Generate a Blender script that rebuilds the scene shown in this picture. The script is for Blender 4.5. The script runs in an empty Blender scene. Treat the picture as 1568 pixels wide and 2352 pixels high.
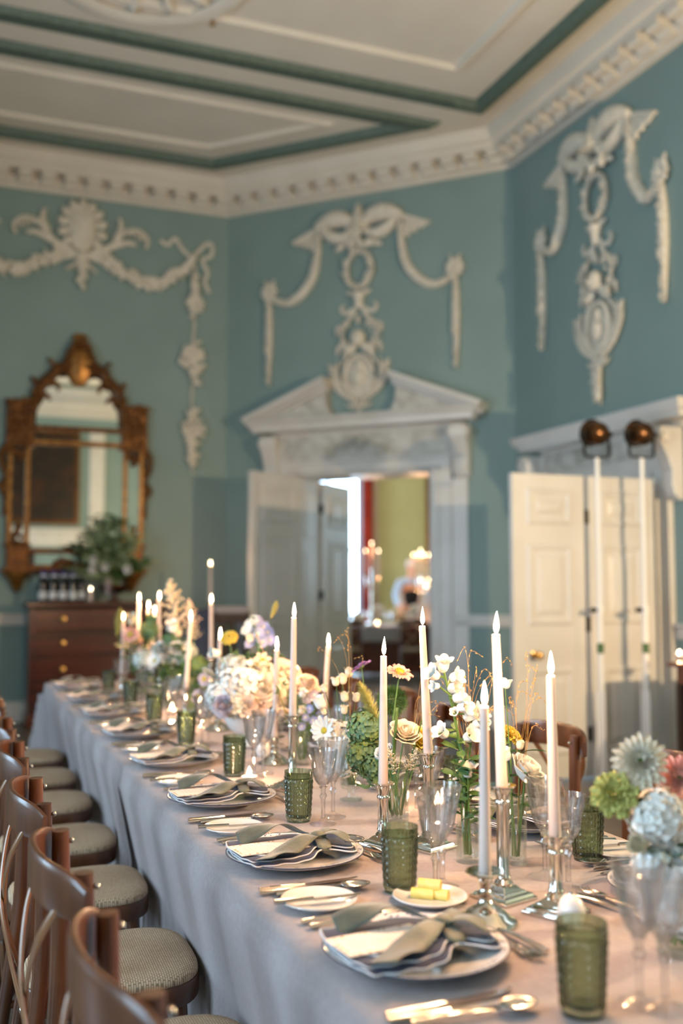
import bpy, math, random
import numpy as np
from math import sin, cos, pi, radians as R
random.seed(7); np.random.seed(7)
SC = bpy.context.scene
COL = SC.collection

# ---------------------------------------------------------------- camera
TH, PT, HC = R(21.3), R(4.23), 1.35
cam = bpy.data.cameras.new('camera'); CAM = bpy.data.objects.new('camera', cam); COL.objects.link(CAM)
CAM.location = (0, 0, HC); CAM.rotation_euler = (R(90) + PT, 0, -TH)
cam.sensor_fit = 'VERTICAL'; cam.sensor_height = 36; cam.sensor_width = 24; cam.lens = 35
cam.clip_start = .05; cam.clip_end = 200
cam.dof.use_dof = True; cam.dof.focus_distance = 2.35; cam.dof.aperture_fstop = 1.6
SC.camera = CAM
# ---------------------------------------------------------------- colour management
SC.view_settings.view_transform = 'Standard'; SC.view_settings.look = 'None'
SC.view_settings.exposure = 0.58; SC.view_settings.gamma = 1.0
SC.view_settings.use_curve_mapping = False
cy = SC.cycles
cy.max_bounces = 6; cy.diffuse_bounces = 3; cy.glossy_bounces = 4; cy.transmission_bounces = 6
cy.transparent_max_bounces = 16; cy.adaptive_threshold = .05; cy.caustics_reflective = False; cy.caustics_refractive = False
cy.sample_clamp_indirect = 4.0; cy.blur_glossy = 0.5
# ---------------------------------------------------------------- sky: even, overcast late daylight
SKY = 9.4
w = bpy.data.worlds.new('sky'); SC.world = w; w.use_nodes = True
bg = w.node_tree.nodes['Background']; bg.inputs[0].default_value = (.53, .77, 1.0, 1); bg.inputs[1].default_value = SKY
# daylight enters through three tall windows of the left wall, the far room's windows and two unseen openings added to brighten it (sky portals)
def portal(loc, rot, sx, sy):
    l = bpy.data.lights.new('window_portal', 'AREA'); l.shape = 'RECTANGLE'; l.size = sx; l.size_y = sy
    l.cycles.is_portal = True
    o = bpy.data.objects.new('window_portal', l); COL.objects.link(o); o.location = loc; o.rotation_euler = rot
WIN_L = [(-2.2, 1.5), (1.2, 1.5), (4.6, 1.5)]          # centre v, width of the left wall's windows
WZ0, WZ1 = .55, 3.75
for wv, ww in WIN_L: portal((-2.78, wv, (WZ0 + WZ1) / 2), (0, R(-90), 0), WZ1 - WZ0, ww)
CANDLE_W = 3.7
SCONCE_W = 500.0

# ---------------------------------------------------------------- helpers
def lin(c):
    f = lambda x: (x / 255 / 12.92) if x <= 10.3 else ((x / 255 + .055) / 1.055) ** 2.4
    return (f(c[0]), f(c[1]), f(c[2]), 1)
MATS = {}
def mat(name, c, c2=None, scale=8, rough=.5, metal=0, bump=0, bscale=60, spec=.5, wave=None, stretch=None, sheen=0, sss=0, detail=2, fac=(.35, .65), coat=0):
    m = bpy.data.materials.new(name); m.use_nodes = True; nt = m.node_tree; N = nt.nodes; L = nt.links
    b = N['Principled BSDF']; b.inputs['Base Color'].default_value = lin(c)
    b.inputs['Roughness'].default_value = rough; b.inputs['Metallic'].default_value = metal
    b.inputs['Specular IOR Level'].default_value = spec
    if sheen: b.inputs['Sheen Weight'].default_value = sheen
    if coat: b.inputs['Coat Weight'].default_value = coat; b.inputs['Coat Roughness'].default_value = .15
    if sss: b.inputs['Subsurface Weight'].default_value = sss; b.inputs['Subsurface Radius'].default_value = (.012, .006, .003)
    tc = N.new('ShaderNodeTexCoord'); mp = N.new('ShaderNodeMapping'); L.new(tc.outputs['Object'], mp.inputs[0])
    if stretch: mp.inputs['Scale'].default_value = stretch
    if c2 is not None:
        if wave:
            t = N.new('ShaderNodeTexWave'); t.wave_type = 'BANDS'; t.bands_direction = wave; t.inputs['Scale'].default_value = scale
            t.inputs['Distortion'].default_value = 2.5; t.inputs['Detail'].default_value = detail; o = t.outputs['Fac']
        else:
            t = N.new('ShaderNodeTexNoise'); t.inputs['Scale'].default_value = scale; t.inputs['Detail'].default_value = detail; o = t.outputs['Fac']
        L.new(mp.outputs[0], t.inputs['Vector'])
        r = N.new('ShaderNodeValToRGB'); r.color_ramp.elements[0].color = lin(c); r.color_ramp.elements[1].color = lin(c2)
        r.color_ramp.elements[0].position = fac[0]; r.color_ramp.elements[1].position = fac[1]
        L.new(o, r.inputs[0]); L.new(r.outputs[0], b.inputs['Base Color'])
    if bump:
        t = N.new('ShaderNodeTexNoise'); t.inputs['Scale'].default_value = bscale; t.inputs['Detail'].default_value = 2
        L.new(mp.outputs[0], t.inputs['Vector'])
        bp = N.new('ShaderNodeBump'); bp.inputs['Strength'].default_value = bump; bp.inputs['Distance'].default_value = .01
        L.new(t.outputs['Fac'], bp.inputs['Height']); L.new(bp.outputs[0], b.inputs['Normal'])
    MATS[name] = m; return m
def glass(name, tint, body=.35, rough=.02, ior=1.45, refl=(1, 1, 1)):
    """glass that refracts in part and lets light through in part, with a fresnel sheen"""
    m = bpy.data.materials.new(name); m.use_nodes = True; nt = m.node_tree; N = nt.nodes; L = nt.links
    N.remove(N['Principled BSDF']); out = N['Material Output']
    tr = N.new('ShaderNodeBsdfTransparent'); tr.inputs[0].default_value = lin(tint)
    rf = N.new('ShaderNodeBsdfRefraction'); rf.inputs[0].default_value = lin(tint); rf.inputs['Roughness'].default_value = rough; rf.inputs['IOR'].default_value = ior
    gl = N.new('ShaderNodeBsdfGlossy'); gl.inputs[0].default_value = (*refl, 1); gl.inputs['Roughness'].default_value = rough
    fr = N.new('ShaderNodeFresnel'); ge = N.new('ShaderNodeNewGeometry'); mr = N.new('ShaderNodeMapRange')
    mr.inputs['To Min'].default_value = ior; mr.inputs['To Max'].default_value = 1/ior; L.new(ge.outputs['Backfacing'], mr.inputs['Value']); L.new(mr.outputs[0], fr.inputs[0])
    m1 = N.new('ShaderNodeMixShader'); m1.inputs[0].default_value = body; L.new(tr.outputs[0], m1.inputs[1]); L.new(rf.outputs[0], m1.inputs[2])
    m2 = N.new('ShaderNodeMixShader'); L.new(fr.outputs[0], m2.inputs[0]); L.new(m1.outputs[0], m2.inputs[1]); L.new(gl.outputs[0], m2.inputs[2])
    L.new(m2.outputs[0], out.inputs[0]); MATS[name] = m; return m
def flame_mat(name, col, strength):
    m = bpy.data.materials.new(name); m.use_nodes = True; N = m.node_tree.nodes; L = m.node_tree.links
    N.remove(N['Principled BSDF']); e = N.new('ShaderNodeEmission'); e.inputs[0].default_value = (*col, 1); e.inputs[1].default_value = strength
    t = N.new('ShaderNodeBsdfTransparent'); a = N.new('ShaderNodeAddShader'); L.new(e.outputs[0], a.inputs[0]); L.new(t.outputs[0], a.inputs[1])
    L.new(a.outputs[0], N['Material Output'].inputs[0]); m.cycles.emission_sampling = 'NONE'; MATS[name] = m; return m

def rotm(ax, a):
    c, s = cos(a), sin(a)
    if ax == 'x': return np.array([[1,0,0],[0,c,-s],[0,s,c]])
    if ax == 'y': return np.array([[c,0,s],[0,1,0],[-s,0,c]])
    return np.array([[c,-s,0],[s,c,0],[0,0,1]])
def basis(d, roll=0):
    d = np.array(d, float); d /= np.linalg.norm(d) + 1e-12
    h = np.array([0,0,1.]) if abs(d[2]) < .95 else np.array([0,1.,0])
    x = np.cross(h, d); x /= np.linalg.norm(x); y = np.cross(d, x)
    return np.stack([x, y, d], 1) @ rotm('z', roll)
class MB:
    """collects shapes into one mesh"""
    def __init__(s): s.v = []; s.f = []; s.n = 0
    def put(s, V, F, M=None, t=None, k=1):
        V = np.asarray(V, float) * k
        if M is not None: V = V @ M.T
        if t is not None: V = V + np.asarray(t, float)
        n = s.n; s.v.append(V); s.n += len(V); s.f.extend([tuple(i + n for i in f) for f in F]); return s
    def box(s, c, d, rz=0, M=None, taper=1):
        x, y, z = d[0]/2, d[1]/2, d[2]/2; q = taper
        V = [(-x,-y,-z),(x,-y,-z),(x,y,-z),(-x,y,-z),(-x*q,-y*q,z),(x*q,-y*q,z),(x*q,y*q,z),(-x*q,y*q,z)]
        F = [(0,3,2,1),(4,5,6,7),(0,1,5,4),(1,2,6,5),(2,3,7,6),(3,0,4,7)]
        return s.put(V, F, M if M is not None else (rotm('z', rz) if rz else None), c)
    def lathe(s, prof, n=24, c=(0,0,0), M=None, mod=None, k=1, ring=False):
        V = []; F = []
        for i, (r, z) in enumerate(prof):
            for j in range(n):
                a = 2*pi*j/n; q = r * (mod(i, a) if mod else 1); V.append((q*cos(a), q*sin(a), z))
        m = len(prof)
        for i in range(m-1):
            for j in range(n):
                F.append((i*n+j, i*n+(j+1)%n, (i+1)*n+(j+1)%n, (i+1)*n+j))
        if ring:
            for j in range(n): F.append(((m-1)*n+j, (m-1)*n+(j+1)%n, (j+1)%n, j))
            return s.put(V, F, M, c, k)
        if prof[0][0] > 1e-6: F.append(tuple(range(n-1,-1,-1)))
        if prof[-1][0] > 1e-6: F.append(tuple((m-1)*n+j for j in range(n)))
        return s.put(V, F, M, c, k)
    def tube(s, pts, r, n=8, cap=True, flat=1, up=None):
        P = np.asarray(pts, float); m = len(P); rr = np.broadcast_to(np.asarray(r, float), (m,))
        T = np.gradient(P, axis=0); T /= np.linalg.norm(T, axis=1)[:, None] + 1e-12
        x = np.array(up, float) if up is not None else (np.array([0,0,1.]) if abs(T[0][2]) < .9 else np.array([1.,0,0]))
        V = []; F = []
        for i in range(m):
            x = x - T[i]*np.dot(x, T[i]); x /= np.linalg.norm(x) + 1e-12; y = np.cross(T[i], x)
            for j in range(n):
                a = 2*pi*j/n; V.append(P[i] + rr[i]*(cos(a)*x + flat*sin(a)*y))
        for i in range(m-1):
            for j in range(n): F.append((i*n+j, i*n+(j+1)%n, (i+1)*n+(j+1)%n, (i+1)*n+j))
        if cap: F.append(tuple(range(n-1,-1,-1))); F.append(tuple((m-1)*n+j for j in range(n)))
        return s.put(V, F)
    def grid(s, fn, nu, nv, M=None, t=None, k=1):
        V = [fn(i/nu, j/nv) for i in range(nu+1) for j in range(nv+1)]; q = nv+1
        F = [(i*q+j, (i+1)*q+j, (i+1)*q+j+1, i*q+j+1) for i in range(nu) for j in range(nv)]
        return s.put(V, F, M, t, k)
    def prism(s, poly, y0, y1, M=None, t=None):
        """poly in (x,z), extruded along y"""
        n = len(poly); V = [(x, y0, z) for x, z in poly] + [(x, y1, z) for x, z in poly]
        F = [tuple(range(n)), tuple(range(2*n-1, n-1, -1))] + [(i, n+i, n+(i+1)%n, (i+1)%n) for i in range(n)]
        return s.put(V, F, M, t)
    def sweep(s, prof, path, closed=True, z=0):
        """prof (inward offset, height) carried along a plan path (counter-clockwise room outline walked so that inward is to the right of travel)"""
        P = np.array(path, float); m = len(P); V = []; F = []; n = len(prof)
        for i in range(m):
            a = P[i] - P[i-1] if (closed or i > 0) else P[1] - P[0]
            b = P[(i+1) % m] - P[i] if (closed or i < m-1) else P[i] - P[i-1]
            a /= np.linalg.norm(a); b /= np.linalg.norm(b)
            na, nb = np.array([a[1], -a[0]]), np.array([b[1], -b[0]])
            k = (na + nb) / (1 + np.dot(na, nb))
            for p, h in prof: V.append((P[i][0] + k[0]*p, P[i][1] + k[1]*p, z + h))
        for i in range(m if closed else m-1):
            for j in range(n):
                q = (i+1) % m; F.append((i*n+j, i*n+(j+1) % n, q*n+(j+1) % n, q*n+j))
        if not closed: F.append(tuple(range(n))); F.append(tuple((m-1)*n+j for j in range(n-1, -1, -1)))
        return s.put(V, F)
    def ball(s, c, r, n=10, m=6, sq=(1,1,1), M=None):
        prof = [(sin(pi*i/m), -cos(pi*i/m)) for i in range(m+1)]; V = []; F = []
        for i, (a, z) in enumerate(prof):
            for j in range(n): V.append((a*cos(2*pi*j/n)*sq[0]*r, a*sin(2*pi*j/n)*sq[1]*r, z*sq[2]*r))
        for i in range(m):
            for j in range(n): F.append((i*n+j, i*n+(j+1)%n, (i+1)*n+(j+1)%n, (i+1)*n+j))
        return s.put(V, F, M, c)
    def mesh(s, name, m, smooth=True, ang=.7):
        me = bpy.data.meshes.new(name); me.from_pydata(np.concatenate(s.v).tolist() if s.v else [], [], s.f)
        if m: me.materials.append(MATS[m] if isinstance(m, str) else m)
        if smooth:
            me.shade_smooth(); me.set_sharp_from_angle(angle=ang)
        return me
    def build(s, name, m, parent=None, smooth=True, bevel=0, sub=0, solid=0, ang=.7, loc=None, rot=None):
        o = bpy.data.objects.new(name, s.mesh(name, m, smooth, ang)); COL.objects.link(o)
        if parent: o.parent = parent
        if loc is not None: o.location = loc
        if rot is not None: o.rotation_euler = rot
        if solid: q = o.modifiers.new('thickness', 'SOLIDIFY'); q.thickness = solid; q.offset = 0
        if bevel:
            q = o.modifiers.new('bevel', 'BEVEL'); q.width = bevel; q.segments = 2; q.limit_method = 'ANGLE'; q.angle_limit = R(40)
        if sub: q = o.modifiers.new('sub', 'SUBSURF'); q.levels = sub; q.render_levels = sub
        return o
def tag(o, label, cat, group=None):
    o['label'] = label; o['category'] = cat
    if group: o['group'] = group
    return o
def thing(name, label, cat, loc=(0,0,0), rz=0, group=None):
    o = bpy.data.objects.new(name, None); COL.objects.link(o); o.location = loc; o.rotation_euler = (0, 0, rz); o.empty_display_size = .05
    return tag(o, label, cat, group)
def struct(o): o['kind'] = 'structure'; return o
def sempty(name, loc=(0,0,0), rz=0):
    o = bpy.data.objects.new(name, None); COL.objects.link(o); o.location = loc; o.rotation_euler = (0,0,rz); o['kind'] = 'structure'; return o
def dup(root, loc, rz, label=None, group=None):
    r = root.copy(); COL.objects.link(r); r.location = loc; r.rotation_euler = (0, 0, rz)
    if label: r['label'] = label
    if group: r['group'] = group
    for ch in root.children:
        c = ch.copy(); COL.objects.link(c); c.parent = r
        for g in ch.children:
            d = g.copy(); COL.objects.link(d); d.parent = c
    return r
class Kind:
    """first placement uses the thing itself, later ones copy it"""
    def __init__(s, root): s.root = root; s.used = False
    def place(s, loc, rz, label, group=None):
        if not s.used:
            s.used = True; s.root.location = loc; s.root.rotation_euler = (0,0,rz); s.root['label'] = label
            if group: s.root['group'] = group
            return s.root
        return dup(s.root, loc, rz, label, group)
ORD = ['first','second','third','fourth','fifth','sixth','seventh','eighth','ninth','tenth','eleventh','twelfth']
FPX = 2352*35/36
_fw = np.array([sin(TH)*cos(PT), cos(TH)*cos(PT), sin(PT)]); _rt = np.array([cos(TH), -sin(TH), 0]); _up = np.cross(_rt, _fw)
def ray(x, y): return _fw + _rt*(x-784)/FPX + _up*(1176-y)/FPX
def at(x, y, v):
    """world point whose photo pixel is x,y, standing at distance v along the table"""
    d = ray(x, y); p = d*v/d[1]; p[2] += HC; return p
def atz(x, y, z):
    d = ray(x, y); p = d*(z-HC)/d[2]; p[2] += HC; return p

# ---------------------------------------------------------------- materials
mat('wall_paint', (127,150,146), (132,155,151), scale=1.6, rough=.62, detail=1)
mat('plaster', (226,219,203), (208,200,184), scale=22, rough=.6)
mat('ceiling_paint', (220,212,198), (214,206,192), scale=2, rough=.75)
mat('ceiling_green', (98,116,106), (72,90,80), scale=40, rough=.6)
mat('white_paint', (216,212,204), (208,203,194), scale=3, rough=.36, detail=1)
mat('stone_paint', (206,203,194), (176,172,162), scale=9, rough=.5)
mat('frieze_grey', (150,150,138), (186,182,170), scale=30, rough=.6)
mat('floor_wood', (112,100,88), (84,70,58), scale=3, rough=.34, bump=.08, bscale=30, stretch=(1, 9, 1), detail=3)
mat('floor_dark', (40,32,26), rough=.8)
mat('gold', (120,76,30), (74,42,15), scale=26, rough=.36, metal=.55, bump=.5, bscale=34)
mat('gold_light', (166,120,62), (124,82,36), scale=20, rough=.34, metal=.6)
mat('mirror_glass', (236,240,236), rough=.015, metal=1)
mat('mahogany', (88,28,14), (54,15,8), scale=2.2, rough=.28, bump=.03, bscale=20, stretch=(1,1,8), detail=3, coat=.3)
mat('brass', (190,150,90), rough=.28, metal=1)
mat('black_metal', (18,16,14), rough=.4, metal=.4)
mat('lamp_bronze', (104,70,40), (60,40,24), scale=8, rough=.25, metal=.8)
mat('pole_white', (232,230,224), rough=.4)
mat('silver', (226,220,210), rough=.10, metal=1)
mat('steel', (196,192,188), rough=.16, metal=1)
mat('wax', (214,193,181), rough=.42, sss=.25)
mat('wick', (34,26,22), rough=.9)
mat('cloth', (164,152,150), (156,144,142), scale=90, rough=.85, bump=.16, bscale=420, sheen=.15)
mat('cloth_grey', (96,98,112), (84,86,98), scale=20, rough=.9, bump=.1, bscale=200)
mat('china', (232,228,222), rough=.12, coat=.3)
mat('china_blue', (60,72,120), (222,222,224), scale=130, rough=.15, fac=(.36,.46))
mat('navy', (36,43,76), (30,36,64), scale=160, rough=.85, bump=.15, bscale=500, sheen=.2)
mat('piping', (226,224,226), rough=.8)
mat('ribbon', (98,100,82), (80,82,68), scale=30, rough=.55, bump=.15, bscale=240, sheen=.3)
mat('card', (244,228,214), rough=.75)
mat('card_flower', (172,146,60), (150,70,50), scale=200, rough=.8)
mat('card_ink', (214,198,186), rough=.9)
mat('butter', (250,228,140), (244,216,112), scale=60, rough=.45, sss=.2)
mat('egg', (232,226,220), rough=.3, coat=.3)
mat('beech', (98,56,29), (70,38,19), scale=3.0, rough=.33, bump=.03, bscale=30, stretch=(5,5,1), detail=2, coat=.35)
mat('strap', (140,96,62), (120,80,50), scale=8, rough=.3, metal=.2, coat=.3)
mat('red_wood', (122,50,26), (88,32,16), scale=3, rough=.26, stretch=(5,5,1), coat=.4)
mat('dark_wood', (50,24,16), (34,16,10), scale=4, rough=.4)
mat('leaf', (84,116,58), (58,92,46), scale=30, rough=.5)
mat('leaf_dark', (54,88,50), (78,112,64), scale=30, rough=.5)
mat('leaf_pale', (178,196,160), (140,166,122), scale=24, rough=.55)  # urn foliage: leaf colour lightened to stand in for window light
mat('leaf_blue', (92,130,104), (116,140,76), scale=24, rough=.55)
mat('stem', (96,128,60), (78,112,50), scale=20, rough=.5)
mat('petal_white', (232,231,226), (222,219,210), scale=18, rough=.6, sss=.12)
mat('petal_cream', (230,220,200), (224,208,178), scale=18, rough=.6, sss=.12)
mat('petal_yellow', (222,198,88), (206,176,60), scale=18, rough=.6)
mat('petal_peach', (244,222,202), (236,200,174), scale=18, rough=.6, sss=.1)
mat('petal_pink', (236,190,178), (216,154,140), scale=18, rough=.6)
mat('petal_lilac', (182,140,196), (160,112,180), scale=18, rough=.6)
mat('petal_blue', (150,170,220), (176,180,226), scale=24, rough=.6)
mat('petal_mauve', (206,192,196), (180,164,172), scale=18, rough=.6)
mat('petal_pale', (226,230,222), (208,214,206), scale=18, rough=.6)
mat('pollen', (206,186,60), (160,140,30), scale=200, rough=.8, bump=.3, bscale=300)
mat('pollen_green', (120,140,70), (80,110,50), scale=200, rough=.8)
mat('seed', (206,164,96), (170,126,66), scale=100, rough=.7)
mat('foxtail', (206,200,120), (178,172,92), scale=100, rough=.8)
mat('froth', (208,198,176), (190,176,144), scale=60, rough=.8)
mat('bottle', (8,10,14), rough=.08, coat=.4)
mat('foil', (22,30,110), rough=.3, metal=.7)
mat('label', (214,220,226), rough=.6)
mat('copper', (96,56,34), (60,34,20), scale=10, rough=.35, metal=.8)
mat('olive_wall', (216,198,132), (210,192,126), scale=2, rough=.8)
mat('curtain_red', (206,64,26), (176,44,18), scale=4, rough=.8)
mat('curtain_lining', (232,206,170), rough=.8)
mat('sheer', (240,214,222), rough=.9)
mat('canvas', (26,18,12), (70,38,18), scale=3, rough=.35, detail=5, fac=(.45,.8))
mat('skin', (214,160,128), rough=.5, sss=.1)
mat('hair_grey', (206,198,190), (176,168,160), scale=60, rough=.6)
mat('shirt_blue', (158,188,220), rough=.8)
mat('vest', (24,24,30), rough=.8)
mat('foot_rubber', (30,30,30), rough=.8)
glass('clear', (253,252,252), body=.0, ior=1.5)
glass('crystal', (253,252,252), body=.30, ior=1.6)
glass('green_glass', (222,229,213), body=.70, rough=.05, ior=1.46)
glass('vase_glass', (250,252,250), body=.06, ior=1.6)
glass('pane', (240,246,250), body=0.0)
flame_mat('flame', (1.0, .62, .22), 9.0)
flame_mat('flame_core', (1.0, .80, .50), 9.0)

def weave(name, c, c2, sx, sy):
    m = mat(name, c, rough=.75); nt = m.node_tree; N = nt.nodes; L = nt.links; b = N['Principled BSDF']
    mp = [n for n in N if n.type == 'MAPPING'][0]
    br = N.new('ShaderNodeTexBrick'); br.inputs['Scale'].default_value = 1; br.inputs['Brick Width'].default_value = sx; br.inputs['Row Height'].default_value = sy
    br.inputs['Mortar Size'].default_value = sy*.16; br.inputs['Color1'].default_value = lin(c); br.inputs['Color2'].default_value = lin(c2); br.inputs['Mortar'].default_value = lin((146,122,94))
    L.new(mp.outputs[0], br.inputs['Vector']); L.new(br.outputs[0], b.inputs['Base Color'])
    bp = N.new('ShaderNodeBump'); bp.inputs['Strength'].default_value = .7; bp.inputs['Distance'].default_value = .003; bp.invert = True
    L.new(br.outputs['Fac'], bp.inputs['Height']); L.new(bp.outputs[0], b.inputs['Normal'])
weave('rattan', (216,186,154), (198,168,136), .0095, .0055)
# ================================================================ ROOM SHELL
def wall(name, p0, p1, openings=(), th=.35, h=5.74, m='wall_paint', z0=-.02):
    p0 = np.array(p0, float); p1 = np.array(p1, float); L = np.linalg.norm(p1-p0); t = (p1-p0)/L
    xs = sorted({0, L, *[q for o in openings for q in o[:2]]}); zs = sorted({z0, h, *[q for o in openings for q in o[2:]]})
    solid = lambda i, k: 0 <= i < len(xs)-1 and 0 <= k < len(zs)-1 and not any(o[0] <= (xs[i]+xs[i+1])/2 <= o[1] and o[2] <= (zs[k]+zs[k+1])/2 <= o[3] for o in openings)
    V = []; idx = {}; F = []
    def vi(i, j, k):
        if (i,j,k) not in idx: idx[(i,j,k)] = len(V); V.append((xs[i], j*th, zs[k]))
        return idx[(i,j,k)]
    for i in range(len(xs)-1):
        for k in range(len(zs)-1):
            if not solid(i,k): continue
            F.append([vi(i,0,k),vi(i+1,0,k),vi(i+1,0,k+1),vi(i,0,k+1)]); F.append([vi(i,1,k),vi(i,1,k+1),vi(i+1,1,k+1),vi(i+1,1,k)])
            if not solid(i-1,k): F.append([vi(i,0,k),vi(i,0,k+1),vi(i,1,k+1),vi(i,1,k)])
            if not solid(i+1,k): F.append([vi(i+1,0,k),vi(i+1,1,k),vi(i+1,1,k+1),vi(i+1,0,k+1)])
            if not solid(i,k-1): F.append([vi(i,0,k),vi(i,1,k),vi(i+1,1,k),vi(i+1,0,k)])
            if not solid(i,k+1): F.append([vi(i,0,k+1),vi(i+1,0,k+1),vi(i+1,1,k+1),vi(i,1,k+1)])
    o = MB().put(V, F).build(name, m, smooth=False); o.location = (p0[0], p0[1], 0); o.rotation_euler = (0,0,math.atan2(t[1], t[0]))
    return struct(o)
PL, PA, PB, PC = (-.45,10.5), (2.745,10.5), (5.0,8.22), (5.0,-3.8)
PD, PE = (-2.7,-3.8), (-2.7,8.22)
LB = math.hypot(PB[0]-PA[0], PB[1]-PA[1])
RB = math.atan2(PB[1]-PA[1], PB[0]-PA[0])      # heading of the canted wall
wall('wall_end', PL, PA)
wall('wall_canted_right', PA, PB, [(.90, 2.35, -.02, 2.50)], th=.45)
wall('wall_right', PB, PC, [(.62, 2.02, -.02, 2.16)], th=.4)
wall('wall_rear', PC, PD)
wall('wall_left', PD, PE, [(wv+3.8-ww/2, wv+3.8+ww/2, WZ0, WZ1) for wv, ww in WIN_L], th=.3)
wall('wall_canted_left', PE, PL)
PATH = [PL, PA, PB, PC, PD, PE]
cl = MB().prism([(-4,-4.6),(6,-4.6),(6,11.4),(-4,11.4)], 5.72, 5.95, M=np.array([[1,0,0],[0,0,1],[0,1,0]])).build('ceiling', 'ceiling_paint', smooth=False); struct(cl)
# floor: a dark sub-floor with boards laid across the room
fl = MB().box((1.15,3.35,-.06), (7.7,14.3,.05)).build('floor', 'floor_dark', smooth=False); struct(fl)
def halfspan(v):      # room extent in u at distance v
    d = max(0, v-8.22)*.985
    return -2.7+d, 5.0-d
bw = .2; PLANK = MB().box((0,0,0), (1,bw-.004,.03)).mesh('plank', 'floor_wood', False)
v = -3.7; row = 0
while v < 10.45:
    a, b = halfspan(v + bw/2); x = a; row += 1
    first = random.uniform(.6, 2.4)
    while x < b - .02:
        L = min(first if x == a else random.uniform(2.0, 3.2), b-x)
        if b-x-L < .4: L = b-x
        if row > 9 or v > .5:
            o = bpy.data.objects.new('plank', PLANK); COL.objects.link(o); o.parent = fl; o.location = (x+L/2, v+bw/2, -.0155 + random.uniform(-.0008,.0008)); o.scale = (L-.004,1,1)
        x += L
    v += bw
# cornice: one swept moulding, with a row of brackets below it
co = MB().sweep([(0,5.42),(.035,5.42),(.05,5.45),(.085,5.46),(.10,5.48),(.10,5.545),(.27,5.55),(.28,5.60),(.31,5.615),(.355,5.68),(.36,5.72),(0,5.72)], PATH).build('trim_1', 'ceiling_paint', ang=.5); struct(co)
def solid_bracket():
    prof = [(-.09,5.545),(-.262,5.545),(-.262,5.508),(-.225,5.485),(-.17,5.49),(-.13,5.452),(-.09,5.442)]
    V = [(-.066,y,z) for y,z in prof] + [(.066,y,z) for y,z in prof]; n = len(prof)
    F = [tuple(range(n)), tuple(range(2*n-1,n-1,-1))] + [(i,n+i,n+(i+1)%n,(i+1)%n) for i in range(n)]
    return MB().put(V, F).mesh('bracket', 'ceiling_paint', False)
BRK = solid_bracket()
def brackets(p0, p1, n, off):
    p0 = np.array(p0); p1 = np.array(p1); L = np.linalg.norm(p1-p0); t = (p1-p0)/L
    for i in range(n):
        s = off + (L-2*off)*i/(n-1); q = p0 + t*s
        o = bpy.data.objects.new('bracket', BRK); COL.objects.link(o); o.parent = co; o.location = (q[0], q[1], 0); o.rotation_euler = (0,0,math.atan2(t[1],t[0]))
brackets(PL, PA, 14, .12); brackets(PA, PB, 14, .13); brackets(PB, (5.0, 3.4), 21, .13)
# ceiling mouldings: broad green guilloche bands and thin white ribs
def band(path, w, d, m, name='moulding'):
    pr = [(-w/2,0),(-w/2+.02,-d*.6),(-w/4,-d),(w/4,-d),(w/2-.02,-d*.6),(w/2,0)]
    o = MB().sweep(pr, path, z=5.722).build(name, m, cl, ang=.4); return o
rect = lambda u0,v0,u1,v1: [(u0,v1),(u1,v1),(u1,v0),(u0,v0)]
band(rect(-2.06,-1.2,4.36,7.72), .17, .07, 'ceiling_green'); band(rect(-1.55,-.7,3.86,7.22), .10, .04, 'ceiling_paint')
trap = lambda e: [(1.15-1.26+e*.414, 9.80-e), (1.15+1.26-e*.414, 9.80-e), (1.15+2.84-e*2.414, 8.22+e), (1.15-2.84+e*2.414, 8.22+e)]
band(trap(0), .17, .07, 'ceiling_green'); band(trap(.34), .09, .035, 'ceiling_paint')
# fine notched relief along the nearest bands (too small to pick apart)
nt_ = MB()
for vv in (7.72, 8.22):
    for k in range(150):
        u = -1.6 + k*.038; nt_.box((u, vv-.05, 5.645), (.02,.05,.014))
o = nt_.build('notches', 'ceiling_green', cl, smooth=False); o['kind'] = 'stuff'
# ceiling rose: green domed boss in a white leaf ring
rc = at(335,-30,7.0)
bo = MB().lathe([(0,-.16),(.1,-.15),(.2,-.12),(.28,-.07),(.33,-.05),(.36,0)], 40, (1.16,6.75,5.722), mod=lambda i,a: 1+.05*cos(12*a)*(i>1)).build('boss', 'ceiling_green', cl)
o = MB().lathe([(.62,0),(.60,-.03),(.66,-.06),(.74,-.045),(.76,0)], 48, (1.16,6.75,5.722)).build('ring', 'ceiling_paint', cl)
lf = MB()
for k in range(12):
    a = 2*pi*k/12; lf.ball((1.16+.5*cos(a),6.75+.5*sin(a),5.70), .085, 8, 5, sq=(1.3,.55,.4), M=rotm('z',a))
o = lf.build('leaf_ring', 'ceiling_paint', cl); o['kind'] = 'stuff'
sp = tag(MB().lathe([(.03,5.72),(.03,5.70),(.012,5.69),(.012,5.65),(.02,5.645),(.02,5.635),(0,5.635)][::-1], 10, (*at(488,30,7.2)[:2],0)).build('ceiling_hook', 'brass'), 'small metal hook fixed to the ceiling near its green boss', 'hook')
# dado rail and skirting along the walls that show
def railrun(name, pts, prof, m): return struct(MB().sweep(prof, pts, closed=False).build(name, m, ang=.5))
DADO = [(0,.955),(.02,.955),(.03,.975),(.03,1.0),(.018,1.01),(.018,1.035),(.045,1.05),(.045,1.07),(0,1.07)]
SKIRT = [(0,0),(.03,0),(.03,.16),(.018,.185),(.01,.2),(0,.2)]
dB = np.array([cos(RB), sin(RB)]); onB = lambda s: tuple(np.array(PA)+dB*s)
for nm, pr in (('trim', DADO), ('baseboard', SKIRT)):
    railrun(nm + '_end', [PL, PA, onB(.66)], pr, 'white_paint')
    railrun(nm + '_canted', [onB(2.60), PB, (5.0, 7.82)], pr, 'white_paint')
    railrun(nm + '_right', [(5.0, 5.98), PC], pr, 'white_paint')

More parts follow.
